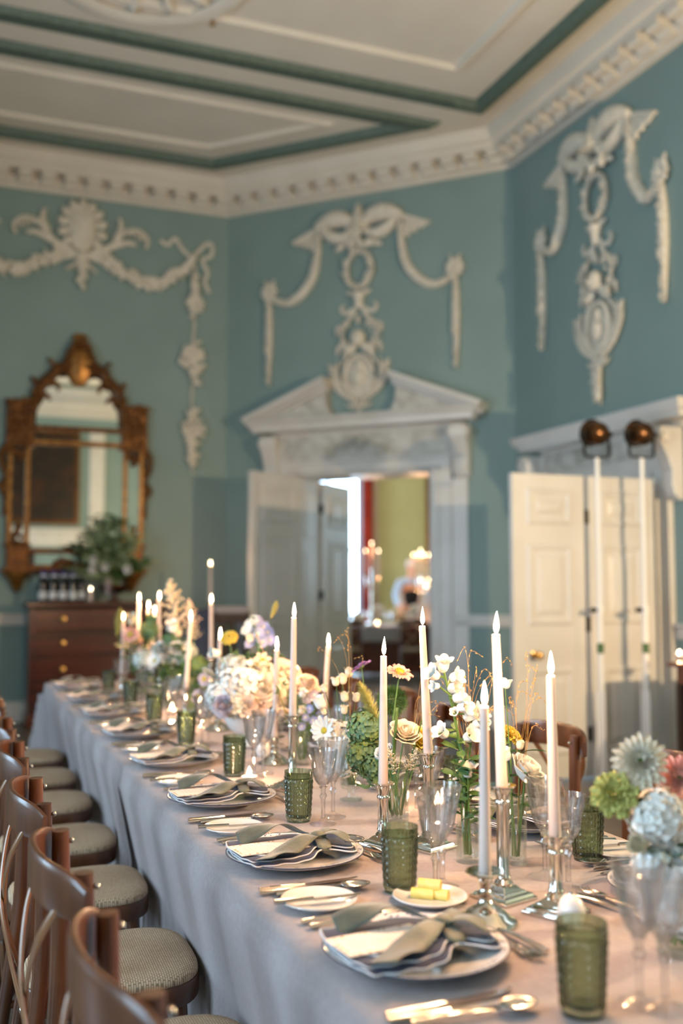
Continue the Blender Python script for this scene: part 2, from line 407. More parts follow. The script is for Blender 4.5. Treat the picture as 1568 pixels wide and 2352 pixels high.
# ---------------------------------------------------------------- door surround in the canted wall
d1 = sempty('door_1', (*PA, 0), RB)
def jamb(x0, x1, par, h, name='jamb'):
    w = x1-x0; m = MB().box(((x0+x1)/2,-.025,h/2),(w,.05,h)).box((x0+w*.72 if x0<1.2 else x0+w*.28,-.045,h/2+.003),(w*.34,.05,h+.006)); 
    return m.build(name, 'white_paint', par, smooth=False, bevel=.008)
jamb(.68,.90,d1,2.50); jamb(2.35,2.57,d1,2.50)
MB().box((1.625,-.025,2.57),(1.89,.05,.14)).box((1.625,-.05,2.53),(1.62,.05,.04)).box((1.625,-.05,2.63),(1.93,.06,.03)).build('lintel','white_paint',d1,smooth=False,bevel=.008)
MB().box((1.625,-.03,2.775),(2.0,.06,.26)).build('frieze','stone_paint',d1,smooth=False)
for x in (1.0, 2.25):
    MB().box((x,-.065,2.775),(.34,.012,.17)).build('frieze_panel','stone_paint',d1,smooth=False,bevel=.004)
fz = MB()
for k in range(60):
    a = random.uniform(-.34,.34); z = 2.775 + .05*cos(a*9) + random.uniform(-.045,.045); fz.ball((1.6+a,-.07,z), random.uniform(.012,.026), 6, 4, sq=(1.3,.6,.8))
fz.ball((1.6,-.075,2.785),.06,10,6,sq=(1,.4,1.1)); o = fz.build('frieze_ornament','frieze_grey',d1); o['kind'] = 'stuff'
def console(x, z0, z1, par, w=.16):
    m = MB(); H = z1-z0
    prof = [(0,z1),(-.19,z1),(-.205,z1-.05*H),(-.2,z1-.22*H),(-.14,z1-.42*H),(-.10,z1-.60*H),(-.105,z1-.78*H),(-.085,z1-.92*H),(-.04,z0),(0,z0)]
    V = [(x-w/2,y,z) for y,z in prof]+[(x+w/2,y,z) for y,z in prof]; n = len(prof)
    m.put(V, [tuple(range(n)), tuple(range(2*n-1,n-1,-1))]+[(i,n+i,n+(i+1)%n,(i+1)%n) for i in range(n)])
    c = m.build('console','white_paint',par,smooth=False,bevel=.006)
    s_ = MB()
    for sx in (-1,1): s_.lathe([(.05,0),(.05,.02),(.02,.03),(0,.03)],14,(x+sx*w/2,-.15,z1-.14*H),M=basis((sx,0,0)))
    s_.build('scroll','white_paint',c)
    return c
console(.60,2.40,2.91,d1); console(2.68,2.40,2.91,d1)
MB().box((.60,-.015,1.2),(.16,.03,2.4)).build('pilaster','white_paint',d1,smooth=False,bevel=.005); MB().box((2.65,-.015,1.2),(.16,.03,2.4)).build('pilaster','white_paint',d1,smooth=False,bevel=.005)
def prof_run(x0, x1, prof, par, name, m='white_paint'):
    """straight run of a cornice with returned ends: prof (projection, z)"""
    M_ = MB(); n = len(prof)
    V = [(x0-p, -p, z) for p,z in prof]+[(x1+p,-p,z) for p,z in prof]
    F = [(i,(i+1)%n,n+(i+1)%n,n+i) for i in range(n-1)]
    V += [(x0-p, 0, z) for p,z in prof]+[(x1+p,0,z) for p,z in prof]
    F += [(2*n+i,2*n+i+1,i+1,i) for i in range(n-1)] + [(n+i,n+i+1,3*n+i+1,3*n+i) for i in range(n-1)]
    F += [(n-1,2*n-1,4*n-1,3*n-1)[::-1], (0,n,3*n,2*n)]
    M_.put(V,F); return M_.build(name,m,par,smooth=False)
prof_run(.66,2.62,[(.0,2.90),(.05,2.905),(.07,2.94),(.10,2.95),(.22,2.955),(.23,3.01),(.26,3.03),(.29,3.07)], d1, 'cornice')
# broken pediment: two raking pieces, each with a hollow-curved inner end
def rake(sg):
    X = (lambda x: x) if sg > 0 else (lambda x: 3.27-x)
    inner = [(1.255,3.40),(1.25,3.30),(1.255,3.22),(1.29,3.13),(1.37,3.075)]
    ty = MB(); poly = [(.55,3.07),(1.25,3.38)]+inner
    poly = [(X(a),b) for a,b in poly]
    if sg < 0: poly = poly[::-1]
    ty.prism(poly[::-1],-.001,-.12); t_ = ty.build('tympanum','stone_paint',d1,smooth=False)
    rk = MB()
    for (y, lo, hi) in ((-.22,.035,.075),(-.27,.07,.115),(-.16,0,.04)):
        pl = [(.36,2.995+lo),(1.275,3.365+lo),(1.275,3.365+hi),(.36-(.03 if hi>.1 else 0),2.995+hi)]
        pl = [(X(a),b) for a,b in pl]
        if sg < 0: pl = pl[::-1]
        rk.prism(pl[::-1],-.001,y)
    rk.build('raking_cornice','white_paint',d1,smooth=False)
rake(1); rake(-1)
# door lining through the thick wall
MB().box((.91,.225,1.25),(.02,.45,2.5)).build('lining','white_paint',d1,smooth=False); MB().box((2.34,.225,1.25),(.02,.45,2.5)).build('lining','white_paint',d1,smooth=False)
MB().box((1.625,.225,2.49),(1.45,.45,.02)).build('soffit','white_paint',d1,smooth=False)
for x in (.925,2.325):
    for z0,z1 in ((.15,.75),(.9,1.7),(1.85,2.35)):
        MB().box((x,.225,(z0+z1)/2),(.012,.28,z1-z0)).build('lining_panel','white_paint',d1,smooth=False,bevel=.005)

# ---------------------------------------------------------------- door leaves
def leaf(name, w, h, loc, ang, knob=None, rows=((.05,.17),(.235,.5),(.64,.92)), th=.045, hinges=False, cols=1, side=-1):
    d = sempty(name, loc, ang)
    MB().box((w/2,0,h/2),(w,th,h-.012)).build('leaf','white_paint',d,smooth=False,bevel=.003)
    mg = .19*w if cols == 1 else .1*w
    for a, b in rows:
        z1, z0 = h*(1-a), h*(1-b)
        for s in (-1,1):
            y = s*(th/2)
            fr = [(mg,z0),(w-mg,z0),(w-mg,z1),(mg,z1)]
            mo = MB(); n = 4
            for off, hh in ((0,0),(.012,.013),(.03,.013),(.04,.002)):
                mo.v.append(np.array([(mg+off if i in (0,3) else w-mg-off, y+s*hh, z0+off if i<2 else z1-off) for i in range(4)])); mo.n += 4
            for k in range(3):
                for i in range(4):
                    q = (k*4+i,k*4+(i+1)%4,(k+1)*4+(i+1)%4,(k+1)*4+i); mo.f.append(q if s<0 else q[::-1])
            mo.f.append((12,13,14,15) if s<0 else (15,14,13,12))
            p = mo.build('panel','white_paint',d,smooth=False)
            off = .07; V = [(mg+off,y+s*.002,z0+off),(w-mg-off,y+s*.002,z0+off),(w-mg-off,y+s*.002,z1-off),(mg+off,y+s*.002,z1-off)]
            off2 = .1; V += [(mg+off2,y+s*.013,z0+off2),(w-mg-off2,y+s*.013,z0+off2),(w-mg-off2,y+s*.013,z1-off2),(mg+off2,y+s*.013,z1-off2)]
            F = [(0,1,5,4),(1,2,6,5),(2,3,7,6),(3,0,4,7),(4,5,6,7)]
            if s > 0: F = [f[::-1] for f in F]
            if w-2*mg > .24: MB().put(V,F).build('field','white_paint',p,smooth=False)
    if knob:
        for s in (-1,1):
            MB().lathe([(.028,0),(.028,.006),(.012,.01),(.011,.035),(.024,.045),(.03,.06),(.026,.075),(.012,.082),(0,.083)],18,(knob[0],s*th/2,knob[1]),M=basis((0,s,0))).build('knob','brass',d)
    if hinges:
        for z in (.3,h*.5,h-.3): MB().box((0,0,z),(.03,th+.02,.1)).build('hinge','black_metal',d,smooth=False)
    return d
# leaf of the canted doorway swung into this room, and its partner swung into the room beyond
hb = np.array(onB(.91)); fb = np.array((2.70,9.36)); dl = fb-hb
leaf('door_2', .86, 2.47, (hb[0],hb[1],.01), math.atan2(dl[1],dl[0]), rows=((.05,.20),(.26,.62),(.70,.93)))
hb2 = np.array(onB(.93)) + np.array([cos(RB+pi/2), sin(RB+pi/2)])*.44
leaf('door_3', .72, 2.47, (hb2[0],hb2[1],.01), R(43), hinges=True, rows=((.05,.20),(.26,.62),(.70,.93)))
# two-fold door of the right wall standing open at right angles to it
leaf('door_4', .59, 2.13, (3.60,6.0,.01), 0, knob=(.16,.86))
leaf('door_5', .59, 2.13, (4.205,6.0,.01), 0, hinges=True)
# ---------------------------------------------------------------- door surround of the right wall
d6 = sempty('door_6', (*PB,0), R(-90))
jamb(.42,.62,d6,2.16); jamb(2.02,2.22,d6,2.16)
MB().box((1.32,-.025,2.26),(1.8,.05,.2)).box((1.32,-.05,2.2),(1.5,.05,.05)).build('lintel','white_paint',d6,smooth=False,bevel=.008)
MB().box((1.32,-.03,2.43),(1.9,.06,.18)).build('frieze','stone_paint',d6,smooth=False)
for x in (.75,1.85): MB().box((x,-.065,2.46),(.36,.012,.14)).build('frieze_panel','stone_paint',d6,smooth=False,bevel=.004)
fz = MB()
for k in range(50):
    a = random.uniform(-.25,.25); fz.ball((1.32+a,-.07,2.46+random.uniform(-.06,.06)), random.uniform(.012,.026), 6, 4, sq=(1.3,.6,.8))
o = fz.build('frieze_ornament','frieze_grey',d6); o['kind'] = 'stuff'
console(.42,1.98,2.52,d6,.12); console(2.28,1.98,2.52,d6,.12)
prof_run(.60,2.34,[(.0,2.515),(.05,2.52),(.07,2.55),(.10,2.56),(.21,2.565),(.22,2.60),(.25,2.62),(.27,2.685)], d6, 'cornice')
MB().box((1.32,.32,1.08),(1.4,.04,2.16)).build('inner_panel','white_paint',d6,smooth=False)
for x in (.63,2.01): MB().box((x,.16,1.08),(.02,.32,2.16)).build('lining','white_paint',d6,smooth=False)
# ---------------------------------------------------------------- windows of the left wall (they light the room)
for i, (wv, ww) in enumerate(WIN_L):
    wd = sempty(f'window_{i+1}', (-2.7, wv, 0))
    fr = MB()
    for y in (-ww/2+.03, ww/2-.03): fr.box((-.15,y,(WZ0+WZ1)/2),(.1,.06,WZ1-WZ0))
    for z in (WZ0+.03,WZ1-.03,(WZ0+WZ1)/2): fr.box((-.15,0,z),(.1,ww,.06))
    fr.build('window_frame','white_paint',wd,smooth=False)
    br = MB()
    for y in (-ww/6,ww/6): br.box((-.15,y,(WZ0+WZ1)/2),(.03,.025,WZ1-WZ0))
    for k in (1,2,4,5): br.box((-.15,0,WZ0+(WZ1-WZ0)*k/6),(.03,ww,.025))
    br.build('glazing_bars','white_paint',wd,smooth=False)
    ar = MB().box((.02,-ww/2-.09,(WZ0+WZ1)/2),(.05,.18,WZ1-WZ0+.36)).box((.02,ww/2+.09,(WZ0+WZ1)/2),(.05,.18,WZ1-WZ0+.36)).box((.02,0,WZ1+.09),(.05,ww,.18)).box((.05,0,WZ0-.03),(.14,ww+.4,.06))
    ar.build('window_surround','white_paint',wd,smooth=False)
# ================================================================ PLASTER ORNAMENT (local x along wall, y = -depth into the room, z up)
def blobs(mb, path, n, size, spread, depth=.03, seed=0, leafy=.5):
    rn = random.Random(seed); P = np.array(path, float); seg = np.linalg.norm(np.diff(P, axis=0), axis=1); cum = np.concatenate([[0], np.cumsum(seg)])
    for k in range(n):
        s = (k+.5)/n*cum[-1]; i = min(np.searchsorted(cum, s)-1, len(seg)-1); i = max(i,0); f = (s-cum[i])/seg[i]
        p = P[i]*(1-f)+P[i+1]*f; sp = spread(s/cum[-1]) if callable(spread) else spread
        r = size*rn.uniform(.7,1.3); q = (p[0]+rn.uniform(-sp,sp), -depth-rn.uniform(0,.02), p[1]+rn.uniform(-sp,sp)*.8)
        if rn.random() < leafy: mb.ball(q, r, 6, 4, sq=(.5,.5,1.35), M=rotm('y', rn.uniform(-2.6,2.6)))
        else: mb.ball(q, r*.85, 7, 5, sq=(1,.8,1))
def curve(pts, n=12):
    """smooth curve through 2d/3d points"""
    P = np.array(pts, float); m = len(P); out = []
    for i in range(m-1):
        p0 = P[max(i-1,0)]; p1 = P[i]; p2 = P[i+1]; p3 = P[min(i+2,m-1)]
        for k in range(n):
            t = k/n; out.append(.5*((2*p1)+(-p0+p2)*t+(2*p0-5*p1+4*p2-p3)*t*t+(-p0+3*p1-3*p2+p3)*t**3))
    out.append(P[-1]); return np.array(out)
def flat3(c, d=.02): return [(x,-d,z) for x,z in c]
def drapery_ornament(label, loc, rz, pend, ws=1.0):
    t = thing('plaster_garland', label, 'wall ornament', loc, rz)
    st = lambda o: (o.__setitem__('kind','stuff'), o)[1]
    # gathered cloth at the top
    m = MB(); m.lathe([(.0,.20),(.03,.17),(.06,.06),(.10,-.05),(.12,-.10),(0,-.13)],12,(0,-.05,5.12),mod=lambda i,a:1+.12*cos(5*a))
    m.build('drapery_peak','plaster',t)
    for s in (-1,1):
        m = MB(); c = curve([(s*.06,5.10),(s*.18,5.17),(s*.32,5.18),(s*.44,5.14)],6)
        m.tube(flat3(c,.05), [.05+.045*sin(pi*i/(len(c)-1)) for i in range(len(c))], 10)
        c = curve([(s*.08,5.02),(s*.2,4.97),(s*.33,5.02),(s*.43,5.12)],6); m.tube(flat3(c,.045), [.035+.03*sin(pi*i/(len(c)-1)) for i in range(len(c))], 8)
        m.build('drapery','plaster',t)
        m = MB(); 
        for k in range(7):
            a = -.5+k*.17; c = curve([(s*.45,5.14),(s*(.52+.04*k),5.07-.01*k),(s*(.50+.035*k),4.9+.02*k-.03*(k%2))],5); m.tube(flat3(c,.03), [.014+.012*i/len(c) for i in range(len(c))], 6)
        m.ball((s*.45,-.05,5.14),.05); st(m.build('tassel','plaster',t))
        # leaf swag hanging from the knot to the rosette, then the long drop
        m = MB(); c = curve([(s*.46,5.10),(s*.47,4.86),(s*(.46+.07*(ws*3-2)),4.60),(s*(.46+.22*(ws*2-1)),4.42),(s*.84*ws,4.36),(s*1.02*ws,4.42)],8)
        n = len(c); m.tube(flat3(c,.03), [.022+.03*sin(pi*(i/(n-1))**1.1) for i in range(n)], 8)
        blobs(m, c, 110, .017, .028, .055, 3); m.build('swag','plaster',t)['kind'] = 'stuff'
        m = MB(); m.ball((s*1.04*ws,-.05,4.50),.035)
        for k in range(9):
            a = 2*pi*k/9; m.ball((s*1.04*ws+.065*cos(a),-.05,4.50+.07*sin(a)), .035, 6, 4, sq=(1.2,.6,.8), M=rotm('y',-a))
        for k in (-1,1): m.ball((s*1.04*ws+k*.04,-.04,4.60),.03,6,4,sq=(.5,.5,1.5),M=rotm('y',k*.5))
        m.build('rosette','plaster',t)['kind'] = 'stuff'
        m = MB(); c = [(s*1.045*ws, 4.42-.93*i/14) for i in range(15)]; m.tube(flat3(c,.03), [.006+.036*sin(pi*min(1,(i/14)**.8*.9+.08)) for i in range(15)], 8)
        blobs(m, c, 90, .014, lambda q: .012+.02*sin(pi*q), .055, 5); m.build('drop','plaster',t)['kind'] = 'stuff'
    # flowers below the peak, wreath
    m = MB()
    for k in range(26): m.ball((random.uniform(-.16,.16),-.07-random.uniform(0,.03),4.93+random.uniform(-.09,.07)), random.uniform(.025,.042), 7, 5, sq=(1,.7,1))
    for s in (-1,1): m.ball((s*.2,-.05,4.87),.05,8,5,sq=(1.5,.5,.6),M=rotm('y',s*.4))
    m.build('flower_cluster','plaster',t)['kind'] = 'stuff'
    m = MB(); el = [(.145*sin(2*pi*i/32), 4.62+.19*cos(2*pi*i/32)) for i in range(33)]
    m.tube(flat3(el,.03), .022, 6, cap=False); blobs(m, el, 90, .022, .028, .05, 11); m.build('wreath','plaster',t)['kind'] = 'stuff'
    # knot, scrolling ribbons, head, oval medallion, palm sprays
    m = MB(); m.lathe([(.0,-.14),(.035,-.13),(.05,-.05),(.075,.02),(.03,.05),(0,.06)],10,(0,-.04,4.34))
    for s in (-1,1):
        m.ball((s*.08,-.04,4.37),.05,8,5,sq=(1.3,.5,.5),M=rotm('y',-s*.3))
    m.build('knot','plaster',t)
    for s in (-1,1):
        m = MB()
        for c in ([(s*.02,4.26),(s*.09,4.12),(s*.17,4.05),(s*.2,3.95),(s*.14,3.84),(s*.13,3.74),(s*.2,3.62)], [(s*.05,4.2),(s*.16,4.17),(s*.2,4.22),(s*.17,4.26)], [(s*.15,4.02),(s*.24,4.03),(s*.25,3.95)], [(s*.14,3.8),(s*.23,3.82),(s*.24,3.74)]):
            c = curve(c,6); m.tube(flat3(c,.03), [.026*(1-.45*i/len(c)) for i in range(len(c))], 7, flat=.7)
        blobs(m, curve([(s*.1,4.1),(s*.2,3.95),(s*.14,3.75)],6), 16, .024, .04, .05, 21); m.build('scroll','plaster',t)['kind'] = 'stuff'
    m = MB(); m.ball((0,-.05,4.09),.03,8,5,sq=(.8,.7,1.8)); m.build('bell_pendant','plaster',t)
    m = MB(); m.ball((0,-.06,3.89),.085,14,10,sq=(1,.8,1.05)); m.ball((0,-.125,3.875),.02,6,5); m.build('head','plaster',t)
    m = MB()
    for s in (-1,1): m.ball((s*.1,-.04,3.78),.09,8,5,sq=(1.1,.4,.6),M=rotm('y',s*.6))
    m.build('wing','plaster',t)['kind'] = 'stuff'
    m = MB(); el = [(.16*sin(2*pi*i/32), 3.50+.21*cos(2*pi*i/32)) for i in range(33)]; m.tube(flat3(el,.04), .024, 8, cap=False); m.build('medallion_frame','plaster',t)
    m = MB(); m.ball((0,-.02,3.50),.17,16,8,sq=(.85,.12,1.15)); m.build('medallion','plaster',t)
    m = MB(); m.ball((.01,-.05,3.60),.055,10,7,sq=(1,.6,1.15)); m.ball((0,-.05,3.47),.09,10,7,sq=(.9,.5,1.0)); m.build('bust','plaster',t)
    for s in (-1,1):
        m = MB(); c = curve([(0,3.22),(s*.16,3.30),(s*.26,3.45),(s*.27,3.6)],8); m.tube(flat3(c,.03),.012,6)
        for i in range(4, len(c), 2):
            for g in (-1,1): m.ball((c[i][0]+s*g*.03,-.04,c[i][1]+.02),.05,6,4,sq=(.32,.4,1.2),M=rotm('y',s*(.5+g*.55)))
        m.build('palm_spray','plaster',t)['kind'] = 'stuff'
    m = MB()
    for k in range(-2,3): m.ball((k*.05,-.04,3.21-abs(k)*.01),.05,6,4,sq=(.35,.4,1.2),M=rotm('y',k*.55))
    m.build('bow','plaster',t)['kind'] = 'stuff'
    m = MB(); zb = 3.18; c = [(0,3.2),(0,pend)]; m.tube(flat3([(0,3.2-(3.2-pend)*i/8) for i in range(9)],.025), [.02-.0018*i for i in range(9)], 6)
    if pend < 3.0: blobs(m, [(0,3.12),(0,pend+.05)], 60, .026, lambda q: .06*sin(pi*min(1,q*.8+.15)), .05, 31)
    m.build('pendant','plaster',t)['kind'] = 'stuff'
    return t
drapery_ornament('white plaster swags, wreath and medallion above the broken pediment doorway', (*onB(1.585),0), RB, 3.04)
drapery_ornament('white plaster swags and long pendant on the right wall above the spotlights', (5.0,6.84,0), R(-90), 2.84, .80)
# shield cartouche with flower garland over the gilt mirror
t = thing('plaster_garland', 'white plaster shield cartouche with flower garland above the gilt mirror', 'wall ornament', (1.17,10.5,0), 0)
m = MB(); m.lathe([(0,-.25),(.09,-.22),(.15,-.05),(.16,.12),(.1,.22),(0,.25)],16,(0,-.03,5.07),mod=lambda i,a:1)
m.v[-1][:,1] = -.03 + (m.v[-1][:,1]+.03)*.5; m.build('shield','plaster',t)
m = MB()
for k in range(11):
    a = -2.3+4.6*k/10; m.ball((.2*sin(a),-.05,5.07+.24*cos(a)+.02),.06,8,5,sq=(.8,.5,1.1),M=rotm('y',a))
m.build('shield_rim','plaster',t)['kind'] = 'stuff'
for s in (-1,1):
    m = MB()
    for c in ([(s*.1,4.82),(s*.3,4.92),(s*.42,5.08),(s*.58,5.12),(s*.68,5.04),(s*.66,4.94)], [(s*.3,4.92),(s*.46,4.98),(s*.56,4.97)], [(s*.35,5.0),(s*.4,5.14),(s*.38,5.24)], [(s*.05,4.8),(s*.2,4.75),(s*.3,4.66)]):
        c = curve(c,6); n = len(c); m.tube(flat3(c,.04), [.045*(1-.65*i/n) for i in range(n)], 8, flat=.7)
    for k in range(5): m.ball((s*(.42+.05*k),-.06,5.05+.025*sin(k*1.2)+.02),.04,6,4,sq=(.5,.5,1.2),M=rotm('y',s*(.9-.2*k)))
    m.build('acanthus_scroll','plaster',t)['kind'] = 'stuff'
    m = MB(); c = curve([(s*.22,4.82),(s*.42,4.66),(s*.66,4.56),(s*.9,4.62),(s*1.08,4.78),(s*1.16,4.86)],10); blobs(m,c,130,.036,lambda q:.03+.05*sin(pi*q),.05,41+s)
    m.tube(flat3(c,.03),.03,6); m.build('flower_swag','plaster',t)['kind'] = 'stuff'
    m = MB()
    for c in ([(s*1.17,4.9),(s*1.3,5.06),(s*1.38,5.08),(s*1.38,4.96),(s*1.26,4.9)], [(s*1.17,4.9),(s*1.05,5.0),(s*.98,5.1),(s*.9,5.02),(s*.82,5.06)], [(s*1.28,4.88),(s*1.34,4.76),(s*1.31,4.66),(s*1.36,4.54)]):
        c = curve(c,6); m.tube(flat3(c,.03),.022,7,flat=.6)
    m.ball((s*1.17,-.05,4.9),.05); m.build('ribbon_bow','plaster',t)
    m = MB(); c = [(s*1.19+.01*sin(i*1.1),4.86-2.32*i/24) for i in range(25)]; m.tube(flat3(c,.025),[.018*(1-.6*i/25) for i in range(25)],6)
    for zc, hw, hh, n in ((4.62,.05,.12,14),(4.38,.10,.14,34),(3.78,.16,.22,80),(3.02,.12,.27,64),(2.72,.05,.12,12)):
        for k in range(n):
            g = random.gauss(0,.45); m.ball((s*1.19+random.uniform(-hw,hw)*(1-min(.7,abs(g))),-.05-random.uniform(0,.03),zc+g*hh), random.uniform(.022,.045), 6, 4, sq=(.55,.5,1.3), M=rotm('y',random.uniform(-2,2)))
    m.build('flower_drop','plaster',t)['kind'] = 'stuff'
m = MB(); c = [(0,4.82-.36*i/8) for i in range(9)]; m.tube(flat3(c,.04),[.06*(1-.75*i/8) for i in range(9)],8); blobs(m,c,20,.03,.035,.06,51)
for s in (-1,1): m.tube(flat3(curve([(0,4.78),(s*.08,4.68),(s*.16,4.62)],5),.04),[.03-.002*i for i in range(11)],6)
m.build('husk_pendant','plaster',t)['kind'] = 'stuff'

# ================================================================ GILT MIRROR
mr = thing('wall_mirror', 'tall gilt-framed mirror with arched crest above the chest of drawers', 'mirror', (1.165,10.49,0), 0)
gl_ = lambda name, poly: MB().prism(poly,-.03,-.02).build(name,'mirror_glass',mr,smooth=False)
gl_('main_pane', [(-.46,1.72),(.46,1.72),(.46,2.78),(-.46,2.78)])
arch = [(-.43,2.97)]+[(-.43+.0*i,2.97) for i in ()]+[(-.40,3.15),(-.33,3.34),(-.24,3.47),(-.1,3.52),(.1,3.52),(.24,3.47),(.33,3.34),(.40,3.15),(.43,2.97)]
gl_('top_pane', arch[::-1]); gl_('upper_strip', [(-.46,2.83),(.46,2.83),(.46,2.93),(-.46,2.93)])
gl_('lower_strip', [(-.40,1.56),(.40,1.56),(.40,1.67),(-.40,1.67)])
for s in (-1,1): gl_('side_pane', [(s*.57-.06,1.80),(s*.57+.06,1.80),(s*.57+.06,2.66),(s*.57-.06,2.66)])
for nm, x0, x1, z0, z1 in (('rail',-.50,.50,2.78,2.83),('rail',-.50,.50,2.93,2.98),('rail',-.50,.50,1.67,1.72),('rail',-.5,.5,1.50,1.56)):
    MB().box(((x0+x1)/2,-.04,(z0+z1)/2),(x1-x0,.05,z1-z0)).build(nm,'gold_light' if z0==2.78 else 'gold',mr,smooth=False,bevel=.012)
for s in (-1,1):
    for x in (.485,.655): MB().box((s*x,-.04,2.18),(.05,.05,1.3)).build('stile','gold_light',mr,smooth=False,bevel=.012)
    m = MB().box((s*.57,-.05,2.98),(.27,.08,.42)).box((s*.57,-.055,3.20),(.31,.10,.04)).box((s*.57,-.055,2.77),(.30,.10,.04)); b = m.build('shoulder_block','gold',mr,smooth=False,bevel=.01)
    m = MB(); blobs(m,[(s*.57,2.82),(s*.57,3.17)],46,.03,.1,.09,61); m.build('carving','gold',b)['kind'] = 'stuff'
    m = MB(); blobs(m,[(s*.57,2.74),(s*.57,2.60)],16,.03,lambda q:.1*(1-q),.06,62); m.build('leaf_tongue','gold',mr)['kind'] = 'stuff'
    # scrolled outer edge
    m = MB()
    for c in ([(s*.68,2.75),(s*.74,2.68),(s*.73,2.56),(s*.69,2.45),(s*.71,2.33),(s*.69,2.2),(s*.70,2.05)],[(s*.69,2.4),(s*.74,2.34),(s*.70,2.26)]):
        c = curve(c,6); m.tube(flat3(c,.04),[.04*(1-.5*i/len(c)) for i in range(len(c))],8)
    m.build('side_scroll','gold',mr)
    m = MB(); c = curve([(s*.47,2.99),(s*.45,3.18),(s*.38,3.38),(s*.27,3.50),(s*.2,3.58),(s*.1,3.62)],7); m.tube(flat3(c,.05),.055,8); blobs(m,c,40,.032,.04,.09,63+s)
    m.ball((s*.44,-.05,3.42),.05,6,4,sq=(.5,.5,1.4),M=rotm('y',s*.6)); m.ball((s*.28,-.06,3.63),.045,6,4,sq=(.5,.5,1.4),M=rotm('y',s*.7))
    m.build('arched_frame','gold',mr)['kind'] = 'stuff'
    m = MB()
    for c in ([(s*.4,3.2),(s*.33,3.3),(s*.28,3.24)],[(s*.3,3.4),(s*.22,3.42),(s*.2,3.34)]):
        c = curve(c,5); m.tube(flat3(c,.05),[.03-.0015*i for i in range(len(c))],6)
    m.build('inner_scroll','gold',mr)
    m = MB(); m.box((s*.57,-.05,1.62),(.2,.09,.26)).box((s*.57,-.05,1.75),(.26,.1,.04)).box((s*.57,-.05,1.5),(.3,.1,.05)); f_ = m.build('foot_block','gold',mr,smooth=False,bevel=.012)
    m = MB().lathe([(.13,.0),(.12,-.04),(.07,-.1),(.05,-.15),(.02,-.2),(0,-.21)][::-1],12,(s*.57,-.05,1.49)); m.build('finial','gold_light',f_)
    m = MB(); blobs(m,[(s*.57,1.78),(s*.57,1.95)],18,.03,lambda q:.09*(1-q),.06,64); m.build('leaf_cluster','gold',mr)['kind'] = 'stuff'
m = MB(); m.lathe([(0,-.2),(.05,-.19),(.11,-.1),(.15,.05),(.13,.16),(.08,.22),(.06,.26),(.08,.30),(.05,.345),(0,.355)],16,(0,-.07,3.60),mod=lambda i,a:1+.08*cos(8*a))
m.v[-1][:,1] = -.06+(m.v[-1][:,1]+.07)*.5
cr = m.build('crest','gold_light',mr); m = MB(); blobs(m,[(-.14,3.52),(-.1,3.74),(0,3.88),(.1,3.74),(.14,3.52)],40,.034,.03,.12,65); m.build('carving','gold',cr)['kind'] = 'stuff'
m = MB(); blobs(m,[(-.18,1.6),(0,1.52),(.2,1.62)],44,.035,.05,.07,66); m.build('bottom_carving','gold',mr)['kind'] = 'stuff'
m = MB().box((0,-.008,2.2),(1.36,.016,1.5)).prism([(-.45,2.95),(-.4,3.3),(-.2,3.56),(.2,3.56),(.4,3.3),(.45,2.95)][::-1],-.016,0); m.build('backboard','dark_wood',mr,smooth=False)

# ================================================================ REAR OF THE ROOM (seen only in the mirror): overmantel painting and mantelpiece
pt = thing('framed_painting', 'large dark oil painting reflected in the main pane of the mirror', 'painting', (1.97,-3.78,3.95), 0)
MB().box((0,.02,0),(1.5,.03,2.1)).build('canvas','canvas',pt,smooth=False)
fr = MB()
for a, c in (((0,.03,1.09),(1.66,.06,.1)),((0,.03,-1.09),(1.66,.06,.1)),((-.79,.03,0),(.1,.06,2.1)),((.79,.03,0),(.1,.06,2.1))): fr.box(a,c)
fr.build('frame','gold',pt,smooth=False,bevel=.01)
mp_ = thing('mantelpiece', 'pale painted chimneypiece below the dark painting, seen in the mirror', 'mantelpiece', (1.97,-3.78,0), 0)
MB().box((0,.15,2.66),(2.6,.34,.09)).box((0,.10,2.45),(2.3,.2,.34)).build('shelf','white_paint',mp_,smooth=False,bevel=.01)
for s in (-1,1): MB().box((s*1.0,.10,1.14),(.3,.2,2.28)).build('pilaster','white_paint',mp_,smooth=False,bevel=.01)
for s in (-1,1): struct(MB().box((1.97+s*1.25,-3.76,3.9),(.36,.08,2.4)).build('trim_2','white_paint',smooth=False,bevel=.01))

# wall lamps on the right wall, out of frame towards the viewer: they warm the right-hand doors and the upper walls
for k, (sv, sz) in enumerate(((1.2,1.95),)):
    sc_ = thing('wall_sconce', 'brass candle sconce on the right wall, outside the right edge of the picture', 'sconce', (4.97,sv,sz), 0)
    MB().lathe([(.07,0),(.07,.012),(.03,.02),(0,.02)],16,M=basis((-1,0,0))).build('backplate','brass',sc_)
    MB().tube(curve([(0,0,0),(-.1,0,-.06),(-.17,0,-.03),(-.18,0,.04)],5),.009,8).build('arm','brass',sc_)
    MB().lathe([(.025,.05),(.03,.06),(.012,.08),(.012,.14)],12,(-.18,0,0)).build('candle_tube','wax',sc_)
    MB().lathe([(.0,.14),(.016,.155),(.02,.18),(.012,.21),(0,.225)],10,(-.18,0,0)).build('bulb','flame_core',sc_)
    l = bpy.data.lights.new('sconce_light','POINT'); l.energy = SCONCE_W; l.color = (1.0,.72,.42); l.shadow_soft_size = .03
    lo = bpy.data.objects.new('sconce_light', l); COL.objects.link(lo); lo.parent = sc_; lo.location = (-.18,0,.18)
